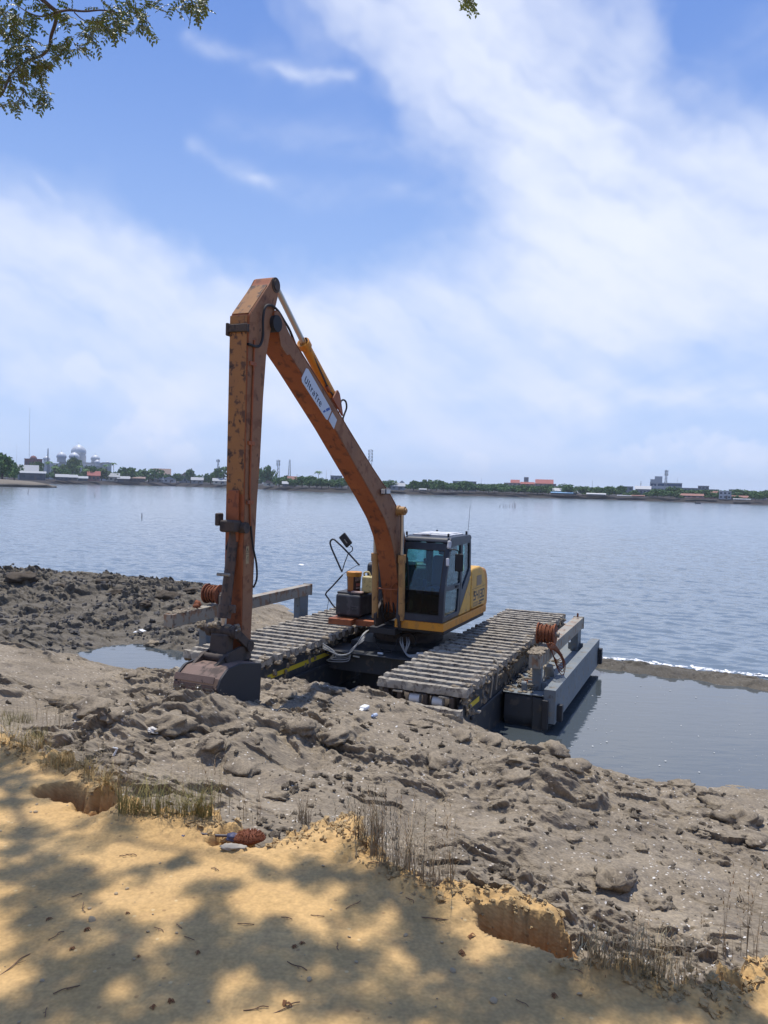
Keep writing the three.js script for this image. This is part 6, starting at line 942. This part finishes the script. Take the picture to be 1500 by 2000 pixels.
// dry grass
{
  
  const blade = (arr, p, h, lean, w) => { const a = rr(0, 6.28), dx = Math.cos(a) * lean * h, dz = Math.sin(a) * lean * h, ca = Math.cos(a + 1.5), sa = Math.sin(a + 1.5); let px0 = p.clone(), w0 = w; for (let s = 1; s <= 3; s++) { const t = s / 3, q = V(p.x + dx * t * t, p.y + h * (t - 0.15 * lean * t * t), p.z + dz * t * t), w1 = w * (1 - t) + 0.0002; const A = V(px0.x - ca * w0, px0.y, px0.z - sa * w0), B = V(px0.x + ca * w0, px0.y, px0.z + sa * w0), C = V(q.x + ca * w1, q.y, q.z + sa * w1), D = V(q.x - ca * w1, q.y, q.z - sa * w1); for (const v of [A, B, C, A, C, D]) arr.push(v.x, v.y, v.z); px0 = q; w0 = w1; } };
  const tuft = (name, label, spots, n, h, lean, w, col, plume = 0) => {
    const arr = []; for (let i = 0; i < n; i++) { const s = spots[Math.floor(rnd() * spots.length)], p = hit(s[0] + rr(-s[2], s[2]), s[1] + rr(-s[2], s[2]) * 0.35, groundH); blade(arr, p, h * rr(0.4, 1.1), rr(0.05, lean), w * rr(0.7, 1.3)); if (plume && rnd() < plume) { const top = V(arr[arr.length - 3], arr[arr.length - 2], arr[arr.length - 1]); for (let j = 0; j < 5; j++) blade(arr, top.clone().add(V(0, -0.02 * j, 0)), 0.03, 0.9, 0.0022); } }
    const g = new THREE.BufferGeometry(); g.setAttribute('position', new THREE.Float32BufferAttribute(arr, 3)); g.computeVertexNormals(); boxUV(g); const cc = new Float32Array(arr.length); for (let i = 0; i < arr.length / 54; i++) { const v = rr(0.55, 1.45), w = rr(0, 1); for (let j = 0; j < 18; j++) cc.set([v * (0.85 + 0.5 * w), v * (0.95 + 0.2 * w), v * 0.9], i * 54 + j * 3); } g.setAttribute('color', new THREE.BufferAttribute(cc, 3));
    const o = new THREE.Mesh(g, std(col, 0.9, { side: THREE.DoubleSide, vertexColors: true })); o.name = numbered(name); scene.add(o); tag(o, label, null, null, 'stuff');
  };
  tuft('green_grass', 'green and straw coloured grass tuft growing behind the sand crest', [[250, 1588, 20], [290, 1588, 24], [330, 1590, 26], [375, 1592, 22], [400, 1598, 14]], 520, 0.17, 1.1, 0.0012, [0.22, 0.2, 0.08]);
  tuft('dry_grass', 'straw coloured dry grass hanging over the first sand hollow', [[110, 1495, 34], [150, 1500, 40], [195, 1520, 34], [215, 1555, 20], [40, 1450, 40], [70, 1462, 30]], 800, 0.10, 1.5, 0.0012, [0.34, 0.25, 0.11]);
  tuft('corner_grass', 'low grey green grass on the sand corner at the photo edge', [[10, 1420, 30], [40, 1410, 26], [-20, 1410, 40], [70, 1445, 24]], 500, 0.13, 0.8, 0.002, [0.2, 0.18, 0.08]);
  tuft('dry_stalks', 'thin dry stalks rising from the mud behind the sand edge', [[60, 1400, 40], [110, 1420, 30], [250, 1560, 40], [420, 1590, 30], [470, 1600, 40], [380, 1560, 40]], 120, 0.34, 0.4, 0.0016, [0.26, 0.21, 0.14], 0.4);
  tuft('dark_stalks', 'tuft of dark dry stalks beside the reddish edge of the sand', [[598, 1612, 10], [590, 1605, 8], [705, 1640, 12], [725, 1655, 14]], 130, 0.26, 0.9, 0.0015, [0.14, 0.11, 0.075], 0.2);
  tuft('grey_stalks', 'stand of grey dry grass stalks in the notch of the sand edge', [[760, 1690, 20], [790, 1705, 20], [830, 1720, 24], [860, 1728, 24], [735, 1672, 14]], 240, 0.28, 0.9, 0.0013, [0.25, 0.2, 0.14], 0.35);
  tuft('pale_stalks', 'row of pale dry stalks past the gully in the sand', [[1160, 1885, 14], [1195, 1893, 18], [1230, 1900, 18], [1270, 1908, 18], [1300, 1914, 16], [1340, 1918, 24]], 280, 0.15, 0.8, 0.0012, [0.3, 0.25, 0.17], 0.2);
  tuft('lone_stalks', 'few tall dry stalks near the photo edge', [[1410, 1880, 30], [1470, 1870, 30], [1240, 1870, 20]], 40, 0.3, 0.3, 0.0015, [0.26, 0.2, 0.14], 0.5);
}
// ---------------------------------------------------------------- the shade tree: trunk behind the camera, limbs overhead, hanging sprays in view
{
  seed = 2024;
  M.leaf = new THREE.MeshPhysicalMaterial({ color: 0xffffff, map: tex(128, 0.08, (u, v) => c3([70, 88, 30], [116, 124, 46], clamp(0.5 + fbm(u * 5, v * 5, 3, 5)))), roughness: 0.55, side: THREE.DoubleSide, transmission: 0.5, thickness: 0 });
  M.twig = std([0.13, 0.1, 0.09], 0.85, { bumpMap: grit, bumpScale: 0.004 });
  const T = V(-2.6, 2.4, 1.6), tree = base('shade_tree', 'overhanging tree with small feathery leaves shading the sand bank', 'tree', T);
  const L = (p) => p.clone().sub(T);
  const limb = (pts, r0, r1) => { const c = new THREE.CatmullRomCurve3(pts.map(L), false, 'centripetal'), n = Math.max(10, pts.length * 6), g = new THREE.TubeGeometry(c, n, 1, 8, false), p = g.attributes.position; for (let i = 0; i <= n; i++) { const ctr = c.getPointAt(i / n), r = mix(r0, r1, i / n); for (let k = 0; k <= 8; k++) { const id = i * 9 + k; p.setXYZ(id, ctr.x + (p.getX(id) - ctr.x) * r, ctr.y + (p.getY(id) - ctr.y) * r, ctr.z + (p.getZ(id) - ctr.z) * r); } } g.computeVertexNormals(); return g; };
  part('trunk', limb([T.clone().add(V(0, -0.3, 0)), V(-2.5, 4, 1.5), V(-2.2, 5.6, 1.0)], 0.26, 0.18), M.bark, tree);
  const ends = [[V(-2.2, 5.4, 1.0), V(-1.6, 7.0, -1), V(-0.6, 8.0, -3), V(0.6, 8.6, -4.2)], [V(-2.2, 5.4, 1.0), V(-1, 6.8, -0.3), V(0.6, 7.6, -1.6), V(2.2, 8.2, -2.6)], [V(-2.2, 5.5, 1.0), V(-2.8, 7.0, -1.2), V(-3.0, 8.0, -3.2), V(-3.0, 8.3, -4.6)], [V(-2.2, 5.3, 1.0), V(-0.6, 6.6, 0.6), V(1.4, 7.4, 0.2), V(2.6, 7.8, -0.6)]];
  part('limb', ends.map((e) => limb(e, 0.12, 0.03)), M.bark, tree).userData.kind = 'stuff';
  // sprays in view: branches read from the photograph, about five metres off
  const D = 5.0, B = (pts, dd = 0) => pts.map(([x, y], i) => at(x, y, D + dd + 0.05 * i));
  const br = [[[[60, -60], [75, -10], [97, 12], [110, 24], [108, 45], [100, 70], [96, 92], [82, 108], [55, 117]], 0.017, 0.008], [[[110, 24], [132, 20], [165, 22], [200, 20], [235, 26], [262, 36]], 0.009, 0.003], [[[106, 26], [80, 32], [55, 24], [30, 8]], 0.006, 0.003], [[[109, 42], [130, 46], [150, 50]], 0.004, 0.002], [[[-70, 210], [-20, 200], [2, 185], [25, 140], [55, 117]], 0.012, 0.005], [[[145, 24], [158, 36], [176, 44], [200, 42]], 0.004, 0.002], [[[46, 140], [47, 170], [40, 195]], 0.003, 0.0015], [[[62, 145], [80, 165], [86, 190]], 0.003, 0.0015], [[[340, -40], [365, -8], [385, 10]], 0.006, 0.002], [[[905, -60], [915, -10], [920, 6]], 0.004, 0.0015]];
  part('branch', br.map(([p, a, b], i) => limb(B(p), a, b)), M.twig, tree).userData.kind = 'stuff';
  const leaves = [], stems = [];
  const leaflet = (c, dir, nrm, len, wid) => { const s = dir.clone().cross(nrm).normalize().multiplyScalar(wid), m = c.clone().addScaledVector(dir, len * 0.5), e = c.clone().addScaledVector(dir, len).addScaledVector(nrm, -len * 0.12), u = nrm.clone().multiplyScalar(wid * 0.25); for (const v of [c, m.clone().add(s).add(u), e, c, e, m.clone().sub(s).add(u)]) leaves.push(v.x - T.x, v.y - T.y, v.z - T.z); };
  const spray = (p, dir, len, pairs, ll) => { const d = dir.clone().normalize(); let nrm = V(rr(-0.4, 0.4), 1, rr(-0.6, 0.9)).cross(d).cross(d).negate().normalize(); if (nrm.lengthSq() < 0.1) nrm = V(0, 0, 1); const side0 = d.clone().cross(nrm).normalize(); for (let i = 0; i < pairs; i++) { const t = (i + 0.6) / pairs, c = p.clone().addScaledVector(d, len * t).add(V(0, -0.25 * len * t * t, 0)); for (const s of [-1, 1]) leaflet(c, side0.clone().multiplyScalar(s).addScaledVector(d, 0.55).add(V(0, rr(-0.5, 0.1), 0)).normalize(), nrm.clone().add(V(rr(-0.5, 0.5), rr(-0.5, 0.5), rr(-0.5, 0.5))).normalize(), ll * rr(0.75, 1.15), ll * 0.26); } stems.push(tube([L(p), L(p.clone().addScaledVector(d, len * 0.5).add(V(0, -0.06 * len, 0))), L(p.clone().addScaledVector(d, len).add(V(0, -0.25 * len, 0)))], 0.0016, 5, 4)); };
  const SP = [[20, 10, 28], [5, 30, 26], [30, 35, 20], [60, 30, 18], [78, 8, 16], [58, 38, 16], [125, 24, 14], [130, 36, 12], [210, 6, 22], [230, 16, 24], [250, 14, 24], [268, 24, 20], [285, 30, 16], [215, 34, 20], [235, 46, 18], [195, 44, 20], [178, 46, 18], [205, 58, 18], [165, 55, 14], [228, 58, 14], [282, 50, 14], [292, 10, 14], [180, 68, 14], [30, 78, 28], [10, 90, 28], [45, 95, 24], [20, 115, 30], [5, 130, 28], [40, 125, 24], [55, 108, 20], [60, 128, 20], [75, 122, 16], [20, 145, 26], [5, 165, 22], [30, 160, 18], [78, 135, 16], [95, 125, 12], [112, 95, 16], [122, 85, 18], [135, 78, 14], [108, 108, 10], [145, 92, 12], [155, 96, 10], [80, 150, 12], [84, 185, 14], [88, 198, 10], [70, 175, 8], [45, 185, 8], [35, 200, 8], [20, 198, 10], [12, 60, 20], [55, 70, 14], [50, 80, 12], [345, 2, 18], [365, 4, 18], [385, 8, 14], [400, 4, 12], [378, 22, 8], [917, -2, 6], [922, 4, 5], [913, 8, 4], [-30, 60, 40], [-40, 130, 40], [-30, 180, 30], [60, -30, 40], [150, -30, 40], [250, -30, 40], [340, -30, 30], [-30, 0, 40]];
  for (const [x, y, r] of SP) { const n = Math.round(2 + r * 0.34); for (let i = 0; i < n; i++) { const q = at(x + rr(-r, r) * 0.8, y + rr(-r, r) * 0.7, D + rr(-0.25, 0.35)); spray(q, V(rr(-1, 1), rr(-0.9, 0.25), rr(-0.7, 0.7)), rr(0.05, 0.1), 5, 0.031); } }
  // the crown overhead, out of the frame: clumps that throw the dapples
  const DARK = [[47, 1641, 60], [40, 1700, 70], [117, 1735, 70], [150, 1728, 50], [60, 1800, 70], [93, 1840, 60], [233, 1828, 40], [240, 1884, 60], [154, 1907, 60], [397, 1837, 60], [400, 1884, 80], [387, 1940, 80], [467, 1850, 80], [540, 1884, 90], [653, 1935, 90], [299, 1968, 50], [47, 1975, 70], [411, 1753, 30], [583, 1716, 40], [653, 1707, 50], [677, 1850, 60], [732, 1711, 50], [780, 1780, 60], [833, 1833, 60], [876, 1887, 60], [913, 1945, 70], [1031, 1892, 50], [1073, 1880, 50], [1009, 1985, 50], [1233, 1945, 60], [1367, 1956, 60], [753, 1965, 60], [150, 1985, 60], [300, 1700, 30], [200, 1620, 40], [1110, 1985, 40], [1460, 1960, 50], [20, 1560, 40]];
  const lit = [[260, 1685, 70], [430, 1690, 90], [540, 1700, 50], [600, 1760, 50], [330, 1770, 80], [180, 1800, 50], [750, 1890, 50], [970, 1860, 60], [700, 1780, 40], [820, 1960, 40], [1150, 1930, 50], [30, 1520, 60], [50, 1905, 40]];
  const clump = (q, rad, n, big) => { for (let i = 0; i < n; i++) { const d = V(rr(-1, 1), rr(-1, 1) * 0.5, rr(-1, 1)); if (d.lengthSq() > 1) { i--; continue; } spray(q.clone().addScaledVector(d, rad), V(rr(-1, 1), rr(-0.5, 0.3), rr(-1, 1)), 0.13, 4, big); } };
  for (const [x, y, r] of DARK) {
    const g = hit(x, y, sandH), k = -g.z / FPX; let h = rr(4.2, 5.2), q; for (let i = 0; i < 60; i++) { q = g.clone().addScaledVector(SUN_DIR, h); const s = project(q); if (q.z > -0.4 || s[1] < -160) break; h += 0.15; }
    clump(q, r * k * 0.8, Math.round(3 + r * 0.13), 0.07);
  }
  for (let i = 0; i < 34; i++) { const q = V(rr(-4.5, 3.5), rr(7, 9), rr(0.2, 3)); clump(q, 0.4, 20, 0.09); }
  const BR = [[[[-40, 1470], [25, 1560], [52, 1640], [70, 1720], [60, 1810]], 0.03], [[[52, 1640], [110, 1625], [200, 1590]], 0.016], [[[385, 1780], [402, 1870], [392, 1930], [375, 2010]], 0.034], [[[740, 1720], [830, 1830], [880, 1900], [920, 2010]], 0.03], [[[230, 1640], [420, 1668], [560, 1705], [740, 1720]], 0.014], [[[830, 1830], [960, 1800]], 0.012], [[[1000, 1870], [1100, 1885], [1230, 1945], [1340, 2000]], 0.018], [[[402, 1870], [520, 1840], [620, 1850]], 0.014], [[[402, 1870], [300, 1850], [230, 1820]], 0.012], [[[70, 1720], [160, 1750], [230, 1830]], 0.014], [[[880, 1900], [1000, 1870]], 0.012]];
  each('branch', BR.map(([pts, r]) => { let ok = null; for (let h = 4.6; h < 12 && !ok; h += 0.2) { const q = pts.map(([x, y]) => hit(x, Math.min(y, 1995), sandH).addScaledVector(SUN_DIR, h)); if (q.every((p) => p.z > -0.3 || project(p)[1] < -120)) ok = q; } return limb(ok || pts.map(([x, y]) => hit(x, y, sandH).addScaledVector(SUN_DIR, 9)), r, r * 0.6); }), M.bark, tree);
  const g = new THREE.BufferGeometry(); g.setAttribute('position', new THREE.Float32BufferAttribute(leaves, 3)); g.computeVertexNormals(); boxUV(g);
  const cr = new THREE.Mesh(g, M.leaf); cr.name = 'crown'; cr.userData.kind = 'stuff'; tree.add(cr); part('leaf_stalk', stems, M.twig, tree).userData.kind = 'stuff';
}
scene.traverse((o) => { if (o.isMesh) { o.castShadow = true; o.receiveShadow = true; } });
renderer.render(scene, camera);
